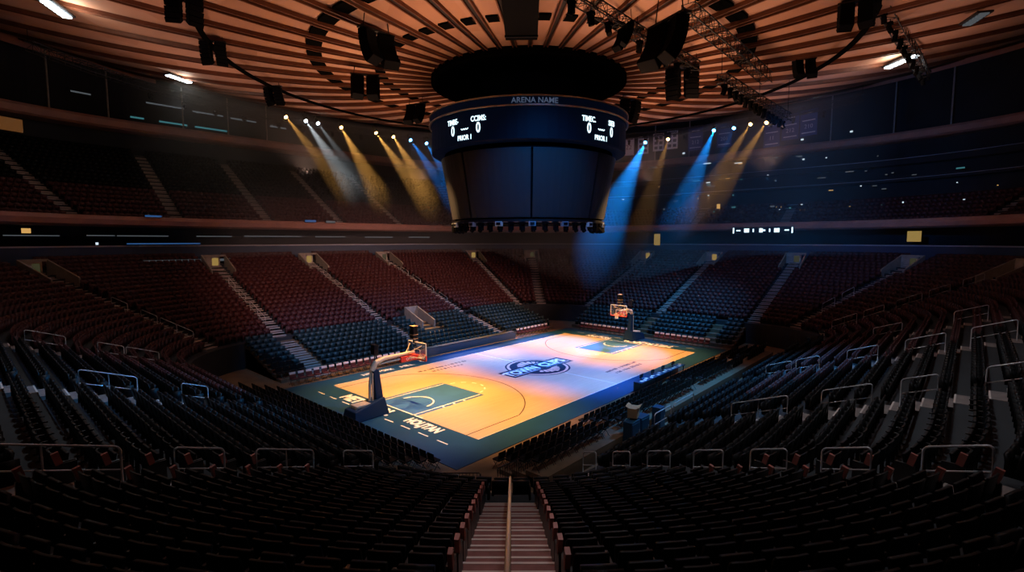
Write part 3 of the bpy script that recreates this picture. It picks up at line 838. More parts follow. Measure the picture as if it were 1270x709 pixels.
for ai, hs in ((2, ((8.65, 2.2), (12.05, 1.6), (14.5, 1.0), (16.7, 1.0))), (3, ((7.0, 1.4), (8.65, 1.2), (11.2, 1.4), (13.75, 1.6), (16.3, 1.6), (19.7, 1.6))), (4, ((11.2, 1.6), (15.45, 1.6))), (5, ((8.65, 2.0), (11.2, 1.6), (13.75, 2.0), (16.3, 1.6), (18.85, 1.6))), (6, ((11.2, 1.6), (13.75, 1.6))),
                (17, ((10.4, 1.0), (12.95, 1.8))), (16, ((9.5, 1.6), (11.2, 1.2), (13.75, 1.6))), (15, ((9, 1.4), (10.4, 1.4), (12.05, 1.4), (14.6, 1.4))), (14, ((9.5, 1.6), (11.2, 1.6), (13.75, 1.6), (16.3, 1.6))), (13, ((9.5, 1.6), (12.05, 1.6), (14.6, 1.6), (17.2, 1.6))), (12, ((9.5, 1.6), (12.05, 1.6), (14.6, 1.6), (17.2, 1.6))), (11, ((9.5, 1.6), (12.05, 1.6), (14.6, 1.6), (17.2, 1.6)))):
    for j, (r0, L) in enumerate(hs):
        bs, n = base_norm(*AISLES[ai]); hoop_rail(bs, n, r0, L, zlin, 0 if ai < 9 or ai > 15 else .5, 'steel hoop rail %s, %s up from front' % (AN[ai], ordw(j+1)))
# front guard rail beside the sideline walkway
for (x0, L) in ((-9.4, 1.9), (-7.2, 2.6)):
    e = empty('guard_rail', (x0, -15.25, 0), 0, 'steel guard rail beside the sideline walkway, %s of two' % ('nearer' if x0 < -8 else 'farther'), 'handrail', 'guard rails by the walkway')
    mb = MB(); mb.tube([(0, 0, 0), (0, 0, 1.85), (.1, 0, 1.95), (L-.1, 0, 1.95), (L, 0, 1.85), (L, 0, 0)], .026, 8); mb.build('hoop', M['steel'], e)
    mb = MB(); mb.tube([(0, 0, 1.4), (L, 0, 1.4)], .02, 8); mb.build('mid_rail', M['steel'], e)
# blue crates / cabinets on the walkway
for x0, w, lab in ((-9.6, .9, 'blue lit cabinet on the walkway under the tan cardboard box'), (-8.6, .9, 'blue lit cabinet on the walkway, no box on it'), (-6.6, .6, 'narrow blue cabinet on the walkway by the guard rail')):
    e = empty('cabinet', (x0, -14.1, 0), 0, lab, 'cabinet')
    mb = MB(); mb.box((0, 0, .7), (w, .5, 1.4)); mb.build('body', M['apron_blue'], e, bevel=.02)
    mb = MB(); mb.box((0, -.26, .7), (w*.9, .03, 1.2)); d = mb.build('door', M['apron_blue'], e, bevel=.01)
    mb = MB(); mb.box((w*.3, -.285, .8), (.03, .04, .2)); mb.build('handle', M['steel'], d)
# centre aisle handrail
bs, n = base_norm(*AISLES[0])
root = empty('aisle_handrail', local(bs, n, row_r(2), 0, row_z(2)), 0, 'long handrail with worn gold top down the middle of the foreground steps', 'handrail')
ro = tuple(root.location)
def HP(r, h): return local(bs, n, r, 0, zlin(r)+h)
mb = MB(); rr = [row_r(2)-.5+.5*i for i in range(24)]
mb.tube([HP(r, .92) for r in rr], .035, 10); mb.build('top_rail', M['rail_gold'], root, off=ro, smooth=True)
mb = MB(); mb.tube([HP(r, .55) for r in rr], .022, 8); mb.tube([HP(r, .22) for r in rr], .022, 8); mb.build('lower_rail', M['black'], root, off=ro, smooth=True)
for i in range(8):
    mb = MB(); r = row_r(2)-.4+1.6*i; mb.tube([HP(r, -.15), HP(r, .9)], .024, 8); mb.build('post', M['black'], root, off=ro)
# crowd barriers on the corner floor
def barrier(p0, p1, label):
    e = empty('crowd_barrier', (p0[0], p0[1], 0), math.atan2(p1[1]-p0[1], p1[0]-p0[0]), label, 'barrier', 'barriers on the corner floor')
    L = math.hypot(p1[0]-p0[0], p1[1]-p0[1])
    mb = MB(); mb.tube([(0, 0, .1), (0, 0, 1.05), (.06, 0, 1.1), (L-.06, 0, 1.1), (L, 0, 1.05), (L, 0, .1)], .022, 8); mb.tube([(0, 0, .2), (L, 0, .2)], .02, 6); mb.build('frame', M['truss'], e)
    mb = MB(); nn = int(L/.14)
    for k in range(1, nn): mb.tube([(L*k/nn, 0, .2), (L*k/nn, 0, 1.09)], .010, 5)
    mb.build('grille', M['truss'], e)
    for x in (.25, L-.25):
        mb = MB(); mb.box((x, 0, .06), (.06, .6, .05)); mb.box((x, 0, .13), (.04, .04, .14)); mb.build('foot', M['truss'], e)
fv = lambda a, b: from_view(a, b, 0)[:2]
barrier(fv(20.2, -3.5), fv(20.2, -1.3), 'black crowd barrier square across the foot of the corner floor')
barrier(fv(20.8, -6.4), fv(20.1, -3.8), 'black crowd barrier behind the baseline chairs')
barrier(fv(20.6, -.6), fv(23.0, 1.7), 'black crowd barrier beside the sideline chairs, slanting away')
# ------------------------------------------------------------------ scoreboard
SB = (CC[0], CC[1]); AZ0 = math.atan2(CAM[1]-SB[1], CAM[0]-SB[0])       # direction facing the seats
sb = empty('scoreboard', (SB[0], SB[1], 12), 0, 'huge round hanging scoreboard with lettered ring over the court', 'scoreboard')
off = (SB[0], SB[1], 12)
def lz(mb, prof, mi=0, n=72): return mb.lathe(prof, (SB[0], SB[1], 0), n, mi)
mb = MB(); lz(mb, [(3, 20.1), (7.75, 20.1), (7.82, 20.05), (7.82, 19.5), (7.7, 19.45), (3, 19.45)]); mb.build('name_ring', M['led_screen'], sb, off)
mb = MB(); lz(mb, [(7.80, 20.03), (7.90, 20.05), (7.90, 20.13), (7.80, 20.14)]); lz(mb, [(7.78, 19.44), (7.92, 19.44), (7.92, 19.52), (7.78, 19.52)]); mb.build('ring_trim', M['cream_metal'], sb, off)
mb = MB(); lz(mb, [(7.70, 19.44), (7.70, 17.36), (7.60, 17.30), (6.2, 17.3)]); mb.build('score_band', M['led_screen'], sb, off, smooth=False)
mb = MB(); lz(mb, [(6.7, 17.35), (6.7, 16.95), (6.9, 16.9)]); mb.build('neck', M['black'], sb, off)
mb = MB(); lz(mb, [(3, 12.1), (5.9, 12.1), (5.95, 12.2), (6.6, 17.0), (3, 17.0)]); core = mb.build('core', M['black'], sb, off)
for k in range(8):                                             # big curved screens with gaps
    a0 = AZ0+rad(2.2)+k*PI/4+.012; a1 = a0+PI/4-.024
    mb = MB(); mb.lathe([(6.13, 12.25), (6.97, 16.9), (6.85, 16.93), (6.0, 12.25), (6.13, 12.25)], (SB[0], SB[1], 0), 10, 0, a0, a1)
    mb.build('screen', M['screen_face'], sb, off)
mb = MB()
for k in range(4):
    a = AZ0+PI/4+k*PI/2; mb.tube([(SB[0]+5*cos(a), SB[1]+5*sin(a), 20.0), (SB[0]+5*cos(a), SB[1]+5*sin(a), 22.81)], .05, 6)
mb.build('suspension_cable', M['black'], sb, off)
mb = MB(); lz(mb, [(6.0, 12.15), (6.15, 12.1), (6.15, 11.95), (6.0, 11.9), (5.85, 11.95), (5.85, 12.1), (6.0, 12.15)]); mb.build('lamp_ring', M['truss'], sb, off)
def ring_text(mb, body, size, phi, z, R=7.735, sx=1.0, bold=0):
    V, F = text_mesh(body, size, .006, bold); out = []
    for a, b, c in V:
        th = AZ0+rad(phi)+a*sx/R; r = R+c
        out.append((SB[0]+r*cos(th), SB[1]+r*sin(th), z+b))
    mb.add(out, F)
tx = MB()
for ph, h1, h2 in ((-34.5, 'TIMBE-', 'CCIMS:'), (41, 'TIMEC.', 'SSEB')):
    d = 8.6
    ring_text(tx, h1, .50, ph-d, 18.82, sx=.78, bold=.012); ring_text(tx, h2, .50, ph+d, 18.82, sx=.78, bold=.012)
    ring_text(tx, '0', .95, ph-d, 18.20, sx=.75, bold=.02); ring_text(tx, '0', .95, ph+d, 18.20, sx=.75, bold=.02)
    ring_text(tx, '·-·-·-·', .34, ph, 18.25, bold=.02); ring_text(tx, 'PRIOR 1', .46, ph, 17.66, sx=.8, bold=.012)
tx.build('score_lettering', M['led_text'], sb, off)
tx = MB(); ring_text(tx, 'ARENA NAME', .50, 3.2, 19.76, 7.83, bold=.008); tx.build('name_lettering', M['led_dim'], sb, off)
# ------------------------------------------------------------------ moving head lights
def make_lamp(lens, size=1.0):
    root = empty('stage_light', (0, 0, -50))
    mb = MB(); mb.box((0, 0, -.10*size), (.34*size, .34*size, .16*size)); mb.tube([(0, 0, 0), (0, 0, .18*size)], .03*size, 6); b = mb.build('base', M['black'], root, bevel=.02)
    mb = MB()
    for sx in (-.2, .2): mb.box((sx*size, 0, -.36*size), (.05*size, .14*size, .42*size))
    mb.box((0, 0, -.19*size), (.42*size, .14*size, .05*size)); y = mb.build('yoke', M['black'], root)
    mb = MB(); mb.lathe([(.001, .30*size), (.11*size, .28*size), (.15*size, .12*size), (.16*size, -.22*size), (.14*size, -.24*size)], (0, 0, -.46*size), 12); h = mb.build('head', M['black'], root)
    mb = MB(); mb.lathe([(.14*size, -.235*size), (.001, -.245*size)], (0, 0, -.46*size), 12); l = mb.build('lens', lens, root)
    return reg(root, b, y, h, l)
def aim_head(o, d, size=1.0):
    """tilt head and lens of a lamp about its pivot towards d"""
    q = Vector((0, 0, -1)).rotation_difference(Vector(d)); pv = Vector((0, 0, -.46*size))
    for ch in kids_now(o):
        if ch.name.split('.')[0] in ('head', 'lens'):
            ch.rotation_mode = 'QUATERNION'; ch.rotation_quaternion = q; ch.location = pv-q @ pv
def kids_now(o): return [c for c in o.children]
off_lamp = make_lamp(M['black']); used_off = [False]
def place_off(p, label, group, d=(0, 0, -1)):
    o = copy_tree(off_lamp) if used_off[0] else off_lamp
    used_off[0] = True
    o.location = p; tag(o, label, 'stage light', group); aim_head(o, d); return o
# under the scoreboard
for k in range(30):
    a = AZ0-PI*.62+PI*1.24*k/29
    place_off((SB[0]+6.0*cos(a), SB[1]+6.0*sin(a), 11.92), 'small stage light hanging under the scoreboard, %s around the rim' % ordw(k+1), 'stage lights under the scoreboard', (cos(a)*rnd.uniform(-.3, .8), sin(a)*rnd.uniform(-.3, .8), -.8))
for k in range(9):
    a = AZ0-PI*.5+PI*k/8+.05
    e = empty('camera_box', (SB[0]+6.08*cos(a), SB[1]+6.08*sin(a), 11.9), a, 'pale box fixed under the scoreboard rim, %s around' % ordw(k+1), 'box', 'pale boxes under the scoreboard')
    mb = MB(); mb.box((0, 0, -.1), (.3, .5, .34)); mb.build('housing', M['ledge'] if k % 3 else M['white_paint'], e, bevel=.02)
    mb = MB(); mb.box((.17, 0, -.1), (.05, .3, .2)); mb.build('front', M['black_gloss'], e)
# ------------------------------------------------------------------ trusses
def truss_path(pts, w, label, name='lighting_truss', origin=None):
    pts = [Vector(p) for p in pts]; o = origin or tuple(pts[0]); root = empty(name, o, 0, label, 'truss')
    ch = MB(); dg = MB()
    fr = []
    for i, p in enumerate(pts):
        t = (pts[min(i+1, len(pts)-1)]-pts[max(0, i-1)]); t.z = 0; t.normalize(); s = Vector((-t.y, t.x, 0))
        fr.append([p+s*w/2+Vector((0, 0, w/2)), p-s*w/2+Vector((0, 0, w/2)), p-s*w/2-Vector((0, 0, w/2)), p+s*w/2-Vector((0, 0, w/2))])
    for k in range(4): ch.tube([f[k] for f in fr], .04, 6)
    for i in range(len(pts)-1):
        n = max(1, round((pts[i+1]-pts[i]).length/w))
        for j in range(n):
            f0 = [fr[i][k].lerp(fr[i+1][k], j/n) for k in range(4)]; f1 = [fr[i][k].lerp(fr[i+1][k], (j+1)/n) for k in range(4)]
            for k in range(4):
                k2 = (k+1) % 4
                dg.tube([f0[k], f1[k2]] if j % 2 else [f0[k2], f1[k]], .02, 4, cap=False); dg.tube([f0[k], f0[k2]], .02, 4, cap=False)
    ch.build('chord', M['truss'], root, o); dg.build('lattice', M['truss'], root, o)
    hz = MB()
    for p in (pts[0], pts[len(pts)//2], pts[-1]):
        rho = math.hypot(p.x-CC[0], p.y-CC[1]); hz.tube([p+Vector((0, 0, w/2)), Vector((p.x, p.y, ceil_h(rho)-.05))], .02, 5)
    hz.build('hanging_cable', M['black'], root, o)
    return root
truss_path([(-12.5, -11.4, 22.6), (-5, -11.4, 22.6), (3, -11.6, 22.6)], .62, 'black lattice truss hanging nearest the scoreboard')
truss_path([(-5.6, -14.7, 22.7), (2, -14.6, 22.7), (9.3, -14.4, 22.7)], .72, 'black lattice truss in the middle, without lamps at its end')
truss_path([(2.4, -13.6, 21.3), (10, -13.7, 21.3), (17.3, -13.9, 21.3)], .6, 'black lattice truss crowded with hanging lamps beyond the middle truss')
truss_path([(3.5, -21.5, 25.2), (14, -22, 25.0), (25.5, -22.6, 24.8)], .75, 'black lattice truss closest to the ceiling edge')
ig = 'stage lights on the trusses'
for k in range(9): place_off((-11.5+1.7*k, -11.4, 22.27), 'black stage light on the truss nearest the scoreboard, %s along' % ordw(k+1), ig, (.3*sin(k*2.1), .5*cos(k*1.7), -1))
for k in range(14): place_off((2.8+1.08*k, -13.65, 20.98), 'black stage light on the crowded truss, %s along' % ordw(k+1), ig, (.3*sin(k*2.1), .5*cos(k*1.7), -1))
for k in range(11): place_off((5+1.95*k, -21.6-.048*k*1.95, 24.6), 'black stage light on the truss by the ceiling edge, %s along' % ordw(k+1), ig, (.3*sin(k*2.1), .5*cos(k*1.7), -1))
# ring truss with the lit spotlights
RRT, HRT = 40.5, 26.35
def polar(a, r, h): return (CC[0]+r*cos(a), CC[1]+r*sin(a), h)
truss_path([polar(rad(-25+4*k), RRT, HRT) for k in range(40)], .7, 'curved lighting truss under the ceiling rim carrying the lit spotlights', 'ring_truss')
def spot_loc(px, py, R=RRT, hh=None):
    """world point of a lamp on the ring truss seen in that direction"""
    d = FW+RT*(px-635)/FPX-UP*(py-354.5)/FPX; c = CAM-np.array([*CC, 0]); a = d[0]**2+d[1]**2; b = 2*(c[0]*d[0]+c[1]*d[1]); q = c[0]**2+c[1]**2-R*R
    t = (-b+math.sqrt(b*b-4*a*q))/(2*a); return CAM+d*t
BEAMS = [  # pixel, second point on the beam, colour, strength, half angle
    (353, 143, 418, 225, 'warm', .75, 6.0, 'first'), (378, 148, 448, 250, 'white', 1.0, 6.0, ''), (393, 151, 440, 215, 'white', .28, 5.0, 'dimmer'), (422, 156, 472, 245, 'warm', 1.45, 6.5, ''),
    (465, 163, 528, 250, 'warm', 1.4, 6.5, ''), (487, 168, 540, 255, 'warm', 1.2, 6.5, ''), (508, 172, 545, 225, 'blue', 1.0, 6, ''), (528, 176, 560, 230, 'blue', .9, 6, ''),
    (801, 175, 766, 250, 'blue', 4.2, 8, ''), (829, 171, 812, 225, 'warm', .40, 5, ''), (886, 160, 858, 230, 'blue', 2.0, 6.5, ''), (911, 157, 905, 170, 'blue', .12, 5, ''), (932, 152, 898, 205, 'warm', .55, 6, ''), (952, 150, 915, 205, 'warm', .6, 6, '')]
COLS = {'warm': (1, .47, .10), 'white': (.86, .95, 1.0), 'blue': (.005, .26, 1.0)}
BEAM_W = 26000
lampk = {c: make_lamp(M['lens_'+c], 1.7) for c in COLS}; seen = {}
for i, (px, py, qx, qy, c, st, ha, _n) in enumerate(BEAMS):
    p = spot_loc(px, py); o = lampk[c] if c not in seen else copy_tree(lampk[c]); seen[c] = seen.get(c, 0)+1
    dcam = math.hypot(p[0]-CAM[0], p[1]-CAM[1])
    # aim: point 34 m lower-ish along the seen beam
    best = None
    for s in np.linspace(.6, 40, 800):
        X, Y = px+(qx-px)*s, py+(qy-py)*s
        d = FW+RT*(X-635)/FPX-UP*(Y-354.5)/FPX
        if d[2] > -.001: continue
        t = (4-CAM[2])/d[2]; w = CAM+d*t; e = abs(math.hypot(w[0]-p[0], w[1]-p[1])-27)
        if (w[0]-p[0])*(CC[0]-p[0])+(w[1]-p[1])*(CC[1]-p[1]) < 0: continue
        if best is None or e < best[0]: best = (e, w)
    tgt = best[1]
    d = Vector(tgt-p).normalized()
    o.location = p+np.array([0, 0, .78]); aim_head(o, d, 1.7)
    tag(o, 'lit %s spotlight on ring truss, %s %s one from the far stand' % ({'warm': 'amber'}.get(c, c), ordw(seen[c]), {'warm': 'amber'}.get(c, c)), 'spotlight', 'lit spotlights on the ring truss')
    L = bpy.data.lights.new('beam', 'SPOT'); L.energy = BEAM_W*st; L.color = COLS[c]; L.spot_size = rad(2*ha); L.spot_blend = .7; L.shadow_soft_size = .12
    lo = bpy.data.objects.new('spot_beam', L); COL.objects.link(lo); lo.location = Vector(p)+d*.75; lo.rotation_euler = d.to_track_quat('-Z', 'Y').to_euler()
for k in range(26):
    a = rad(-20+5.4*k+rnd.uniform(-1, 1)); place_off(polar(a, RRT, HRT-.58), 'unlit black lamp on the ring truss, %s counting round from the suites' % ordw(k+1), 'unlit lamps on the ring truss', (-cos(a), -sin(a), -1.2))
# ------------------------------------------------------------------ haze in front of the ring truss
hz = MB()
a0, a1 = rad(-30), rad(118); r1 = 41.6
n = 48; V = []
for k in range(n+1):
    a = a0+(a1-a0)*k/n; w = max(0, 1-abs(math.degrees(a)-18)/30)**.6       # reaches farther in below the brightest blue beam
    r0 = 28-9*w; zb = 9-4.5*w
    for r, z in ((r0, zb), (r1, 9.0), (r1, 27.2), (r0, 24.6-5*w)): V.append((CC[0]+r*cos(a), CC[1]+r*sin(a), z))
F = [(3, 2, 1, 0), tuple(n*4+k for k in range(4))]
for k in range(n):
    for j in range(4): F.append((k*4+j, k*4+(j+1) % 4, k*4+4+(j+1) % 4, k*4+4+j))
hz.add(V, [tuple(reversed(f)) for f in F])
hm = bpy.data.materials.new('haze'); hm.use_nodes = True; nt = hm.node_tree; nt.nodes.clear()
out = nt.nodes.new('ShaderNodeOutputMaterial'); vs = nt.nodes.new('ShaderNodeVolumeScatter'); vs.inputs['Density'].default_value = .016; vs.inputs['Anisotropy'].default_value = .0
nt.links.new(vs.outputs[0], out.inputs['Volume'])
tag(hz.build('haze', hm), 'thin theatrical haze in which the spotlight beams show', 'haze', kind='stuff')
# ------------------------------------------------------------------ speaker clusters
def make_speaker():
    root = empty('speaker_cluster', (0, 0, -50)); ch = []
    for sx, rot in ((-.62, .35), (.62, -.35)):
        y = 0; z = -.45; th = 0
        for k in range(6):
            mb = MB(); mb.box((sx, y, z), (.95, .62, .33), rx=th, rz=rot); ch.append(mb.build('speaker_box', M['black'], root, bevel=.03))
            th -= .13; z -= .34*cos(th); y += .34*sin(th)*-.9*-1
    mb = MB(); mb.box((0, 0, -.18), (2.3, .5, .10)); 
    for sx in (-.9, .9): mb.tube([(sx, 0, -.15), (sx*.8, 0, 1.0)], .03, 6)
    ch.append(mb.build('rigging_frame', M['truss'], root))
    return reg(root, *ch)
sp0 = make_speaker(); first = True
def seen_at(px, py, h):
    d = FW+RT*(px-635)/FPX-UP*(py-354.5)/FPX; t = (h-CAM[2])/d[2]; return CAM+d*t
for px, py, dz, s, lab in ((467, 55, 0, 1.0, 'largest, on the far stand side above the scoreboard'), (453, 104, 0, .9, 'second on the far stand side, below the largest'), (516, 138, 0, .85, 'just beside the scoreboard on the far stand side'), (782, 133, 0, .9, 'just beside the scoreboard on the suite side'),
                        (846, 96, 0, 1.0, 'under the end of the first truss'), (829, 46, -1, 1.15, 'bulkiest, hung between the two trusses'), (777, 42, -1.3, .55, 'small, on the truss nearest the scoreboard'), (264, 61, 1.6, .72, 'on the outer cable ring, nearer of two over the far stand'), (338, 115, 1.6, .75, 'on the outer cable ring, farther of two over the far stand'),
                        (997, 82, 1.6, .72, 'on the outer cable ring, over the suites'), (1062, 15, 1.6, .8, 'on the outer cable ring, above the ceiling edge truss'), (228, 2, 1.6, .8, 'on the outer cable ring, topmost over the far stand')):
    h = 22.2+dz*.9; p = seen_at(px, py, h)
    o = sp0 if first else copy_tree(sp0)
    first = False
    o.location = (p[0], p[1], h+.9*s); o.scale = (s, s, s); o.rotation_euler = (0, 0, math.atan2(p[1]-CC[1], p[0]-CC[0])+(PI if dz == 0 else 0))
    tag(o, 'black speaker cluster '+lab, 'speaker', 'speaker clusters under the ceiling')
# black catwalk box towards the seats
a = AZ0; e = empty('catwalk_box', polar(a, 15, 22.4), a, 'long black equipment box slung under the ceiling above the scoreboard', 'equipment box')
mb = MB(); mb.box((1, -.40, .2), (9.4, 1.85, .8)); mb.build('housing', M['black'], e, bevel=.04)
for x in (-3, 5):
    mb = MB(); mb.box((x, -.40, -.24), (.12, 1.9, .1)); mb.tube([(x, -.40, -.2), (x, -.40, 1.4)], .04, 6); mb.build('hanger', M['truss'], e)
# ------------------------------------------------------------------ banners
def banner(px, w, h, kind, y_top, label, mark=None):
    p = spot_loc(px, y_top, 43.5); az = math.atan2(p[1]-CC[1], p[0]-CC[0])
    e = empty('hanging_banner', p, az+PI/2, label, 'banner', 'banners hanging behind the ring truss')
    mb = MB(); mb.box((0, 0, -h/2), (w, .03, h)); mb.build('cloth', M[kind], e)
    mb = MB(); mb.tube([(-w/2-.05, 0, 0), (w/2+.05, 0, 0)], .04, 6); mb.build('batten', M['black'], e)
    m_ = MB()
    if kind == 'banner_white':
        if mark is None:
            for r in range(3):
                for c in (-1, 1): m_.box((c*w*.22, .02, -h*(.28+.27*r)), (w*.30, .012, h*.16))
        else:
            V, F = text_mesh(mark, h*.36, .006)
            m_.add([(-u*1.0, .024, -h*.55+v) for u, v, q in V], F)
        m_.box((0, .02, -h*.08), (w*.8, .012, h*.05)); m_.build('mark', M['logo_navy'] if mark is None else M['banner_red'], e)
    else:
        for zz, ww in ((.15, .5), (.42, .75), (.88, .8)): m_.box((0, .02, -h*zz), (w*ww, .012, h*.035))
        V, F = text_mesh(mark or '212', h*.22, .006); m_.add([(-u, .024, -h*.65+v) for u, v, q in V], F); m_.build('mark', M['banner_white'], e)
for i, (px, yt, k, mk) in enumerate(((764, 173, 'banner_white', None), (780, 171, 'banner_white', '22'), (798, 169, 'banner_white', None), (817, 165, 'banner_white', None), (834, 162, 'banner_white', None), (863, 158, 'banner_blue', '212'), (899, 153, 'banner_blue', '201'), (958, 151, 'banner_blue', '11'), (981, 141, 'banner_blue', '212'), (1004, 135, 'banner_blue', '210'))):
    banner(px, 1.65 if k == 'banner_white' else 2.1, 2.7 if k == 'banner_white' else 3.3, k, yt, '%s banner with %s, %s along from the scoreboard' % ('white' if k == 'banner_white' else 'dark blue', 'dark marks' if k == 'banner_white' else 'pale lettering', ordw(i+1)), mk)
# ------------------------------------------------------------------ small fittings: suites, screens, lamps
def plate(px, py, w, h, m, R, name, label, cat, group=None, depth=.12):
    """flat fitting on the ring wall of offset R seen in that direction"""
    d = FW+RT*(px-635)/FPX-UP*(py-354.5)/FPX; best = None
    for t in np.linspace(5, 140, 2700):
        q = CAM+d*t; dx, dy = abs(q[0])-A, abs(q[1])-B; rr = math.hypot(max(dx, 0), max(dy, 0)) if dx > 0 or dy > 0 else -1
        if rr >= R: best = q; break
    q = best; dx, dy = max(abs(q[0])-A, 0)*np.sign(q[0]), max(abs(q[1])-B, 0)*np.sign(q[1]); az = math.atan2(dy, dx); z = np.linalg.norm((q-CAM)@FW)
    e = empty(name, q, az+PI/2, label, cat, group); k = z/FPX
    mb = MB(); mb.box((0, -depth/2+.02, 0), (w*k+.05, depth, h*k+.05)); mb.build('housing', M['black'], e)
    mb = MB(); mb.box((0, .03, 0), (w*k, .03, h*k)); mb.build('lit_face', M[m], e)
    return e, az, k
rnd = random.Random(11)
PL = [(815, 297, 8, 14, 'lamp_yellow', 25.2, 'sign_panel', 'yellow lit panel above the far end stand', 'sign'), (1134, 293, 16, 13, 'lamp_yellow', 25.2, 'sign_panel', 'yellow lit panel above the corner stand', 'sign'),
      (891, 259, 4, 12, 'lamp_warm', 30, 'sign_panel', 'narrow amber lit panel in the suites', 'sign'), (965, 258, 14, 4, 'lamp_warm', 30, 'sign_panel', 'amber lit sign between the suite decks', 'sign'), (1054, 256, 26, 4, 'lamp_warm', 30, 'sign_panel', 'long orange lit sign in the suites', 'sign'),
      (1180, 99, 38, 24, 'lamp_blue', 44.5, 'wall_screen', 'dim blue screen high on the gallery wall', 'screen'), (1105, 212, 9, 8, 'lamp_blue', 40, 'wall_screen', 'small teal screen glowing in a suite', 'screen'), (1203, 251, 7, 9, 'lamp_blue', 30, 'wall_screen', 'small blue screen in the corner suites', 'screen'),
      (12, 154, 26, 16, 'orange_dim', 33, 'wall_screen', 'orange glowing screen at the end of the upper stand', 'screen'), (32, 286, 10, 6, 'lamp_warm', 27.5, 'wall_screen', 'small orange screen behind the suite ledge', 'screen'), (1264, 188, 12, 4, 'lamp_teal', 40, 'wall_screen', 'teal screen strip at the end of the decks', 'screen')]
for a in PL: plate(*a)
# lit message board on the balcony
e, az, k = plate(945, 285.5, 70, 8, 'led_screen', 24.55, 'message_board', 'lit message board with white and blue marks on the balcony front', 'message board')
mb = MB()
for x, w, h in ((-34, 1.6, 7), (-28, 5, 1.5), (-18, 6, 5), (-10, 1.5, 4), (-1, 4, 5), (2.5, 3, 2), (9, 1.5, 4), (17, 6, 5), (28, 5, 1.5), (34, 1.6, 7)): mb.box((-x*k, .055, 0), (w*k, .02, h*k))
mb.build('lit_mark', M['led_text'], e)
# rows of small lamps along the decks
for i in range(84):
    px = rnd.uniform(775, 1262) if i < 52 else rnd.uniform(770, 1050); band = rnd.choice(((207, 40, .0), (228, 36, 0), (238, 36, 0), (247, 33, 0), (266, 29, 0), (276, 29, 0))); py = band[0]-(px-775)*.04+rnd.uniform(-5, 5)
    m_ = rnd.choice(('lamp_cool', 'bar_grey', 'bar_grey', 'lamp_warm', 'lamp_teal', 'lamp_cool'))
    plate(px, py, rnd.choice((1.6, 2.4, 5, 9)), rnd.choice((.9, 1.2, 1.8)), m_, band[1], 'suite_lamp', 'tiny lamp glowing among the dark suite decks', 'lamp', 'tiny suite lamps')
for i, (px, py) in enumerate(((1240, 118), (1202, 129), (1163, 139), (1136, 146), (1090, 156), (1129, 160), (1172, 151), (1206, 147), (1169, 165), (1065, 176), (1056, 163), (995, 173), (848, 190), (1168, 158))):
    plate(px, py, 3, 2, 'lamp_cool', 43, 'gallery_downlight', 'small white downlight in the dark gallery above the suites', 'lamp', 'gallery downlights')
for i, (px, py, w) in enumerate(((205, 131, 40), (258, 141, 34), (302, 149, 30), (100, 115, 20), (345, 158, 20))):
    plate(px, py, w, 1.8, 'bar_grey', 43.5, 'gallery_counter', 'pale lit counter in the far gallery, %s from the end' % ordw(i+1), 'counter', 'lit gallery counters')
for i, (px, py, w) in enumerate(((215, 153, 30), (262, 160, 36), (170, 146, 14))):
    plate(px, py, w, 2, 'lamp_teal', 41.5, 'gallery_strip_light', 'teal strip light low in the far gallery, %s' % ('longest', 'beyond the longest', 'shortest')[i], 'lamp')
for i, (px, py, w) in enumerate(((40, 292, 60), (125, 292, 30), (178, 292.5, 55), (266, 293, 40), (340, 293, 70), (410, 293.5, 40), (470, 294, 40), (520, 294, 30))):
    plate(px, py, w, 1.2, 'bar_grey', 27.9, 'suite_counter', 'pale counter edge behind the suite ledge, %s from the near end' % ordw(i+1), 'counter', 'suite counters')
plate(235, 323, 96, 3.0, 'bar_grey', 23.6, 'strip_light', 'long pale strip light over an aisle of the far side stand', 'lamp')
for i, (px, py, w, h, mt) in enumerate(((205, 302, 80, 1.4, 'lamp_blue'), (120, 302, 3, 3, 'lamp_cool'), (385, 274, 14, 2.5, 'lamp_blue'), (410, 275, 12, 2.5, 'bar_grey'), (190, 268, 18, 2, 'lamp_blue'))):
    plate(px, py, w, h, mt, 24.6 if py > 290 else 24.5, 'ledge_light', ('long thin blue light along the suite ledge', 'single white point light on the suite ledge', 'blue light on the balcony lip', 'pale light on the balcony lip', 'faint blue light on balcony lip')[i], 'lamp')
# gallery posts
for i, px in enumerate((60, 135, 226, 283, 330, 812, 855, 1030, 1110, 1180)):
    d = spot_loc(px, 150, 49); az = math.atan2(d[1], d[0]); 
    s_best = None
    L_ = seglens(RG+.6); tot = sum(L_)
    for s in np.linspace(0, tot, 1500):
        x, y, _, _ = pt(s, RG+.6); q = proj((x, y, 26))
        if q[2] > 40 and (s_best is None or abs(q[0]-px) < s_best[0]): s_best = (abs(q[0]-px), x, y)
    e = empty('gallery_post', (s_best[1], s_best[2], HG+.85), 0, 'slender grey post on the gallery edge, %s round from the far stand' % ordw(i+1), 'post', 'gallery posts')
    h = ceil_h(math.hypot(s_best[1], s_best[2]))-HG-.85-.6
    mb = MB(); mb.tube([(0, 0, -.3), (0, 0, h)], .09, 10); mb.build('shaft', M['concrete_light'], e)
    mb = MB(); mb.lathe([(.01, .10), (.2, .08), (.22, -.02)], (0, 0, 0), 12); mb.build('base_plate', M['steel'], e)
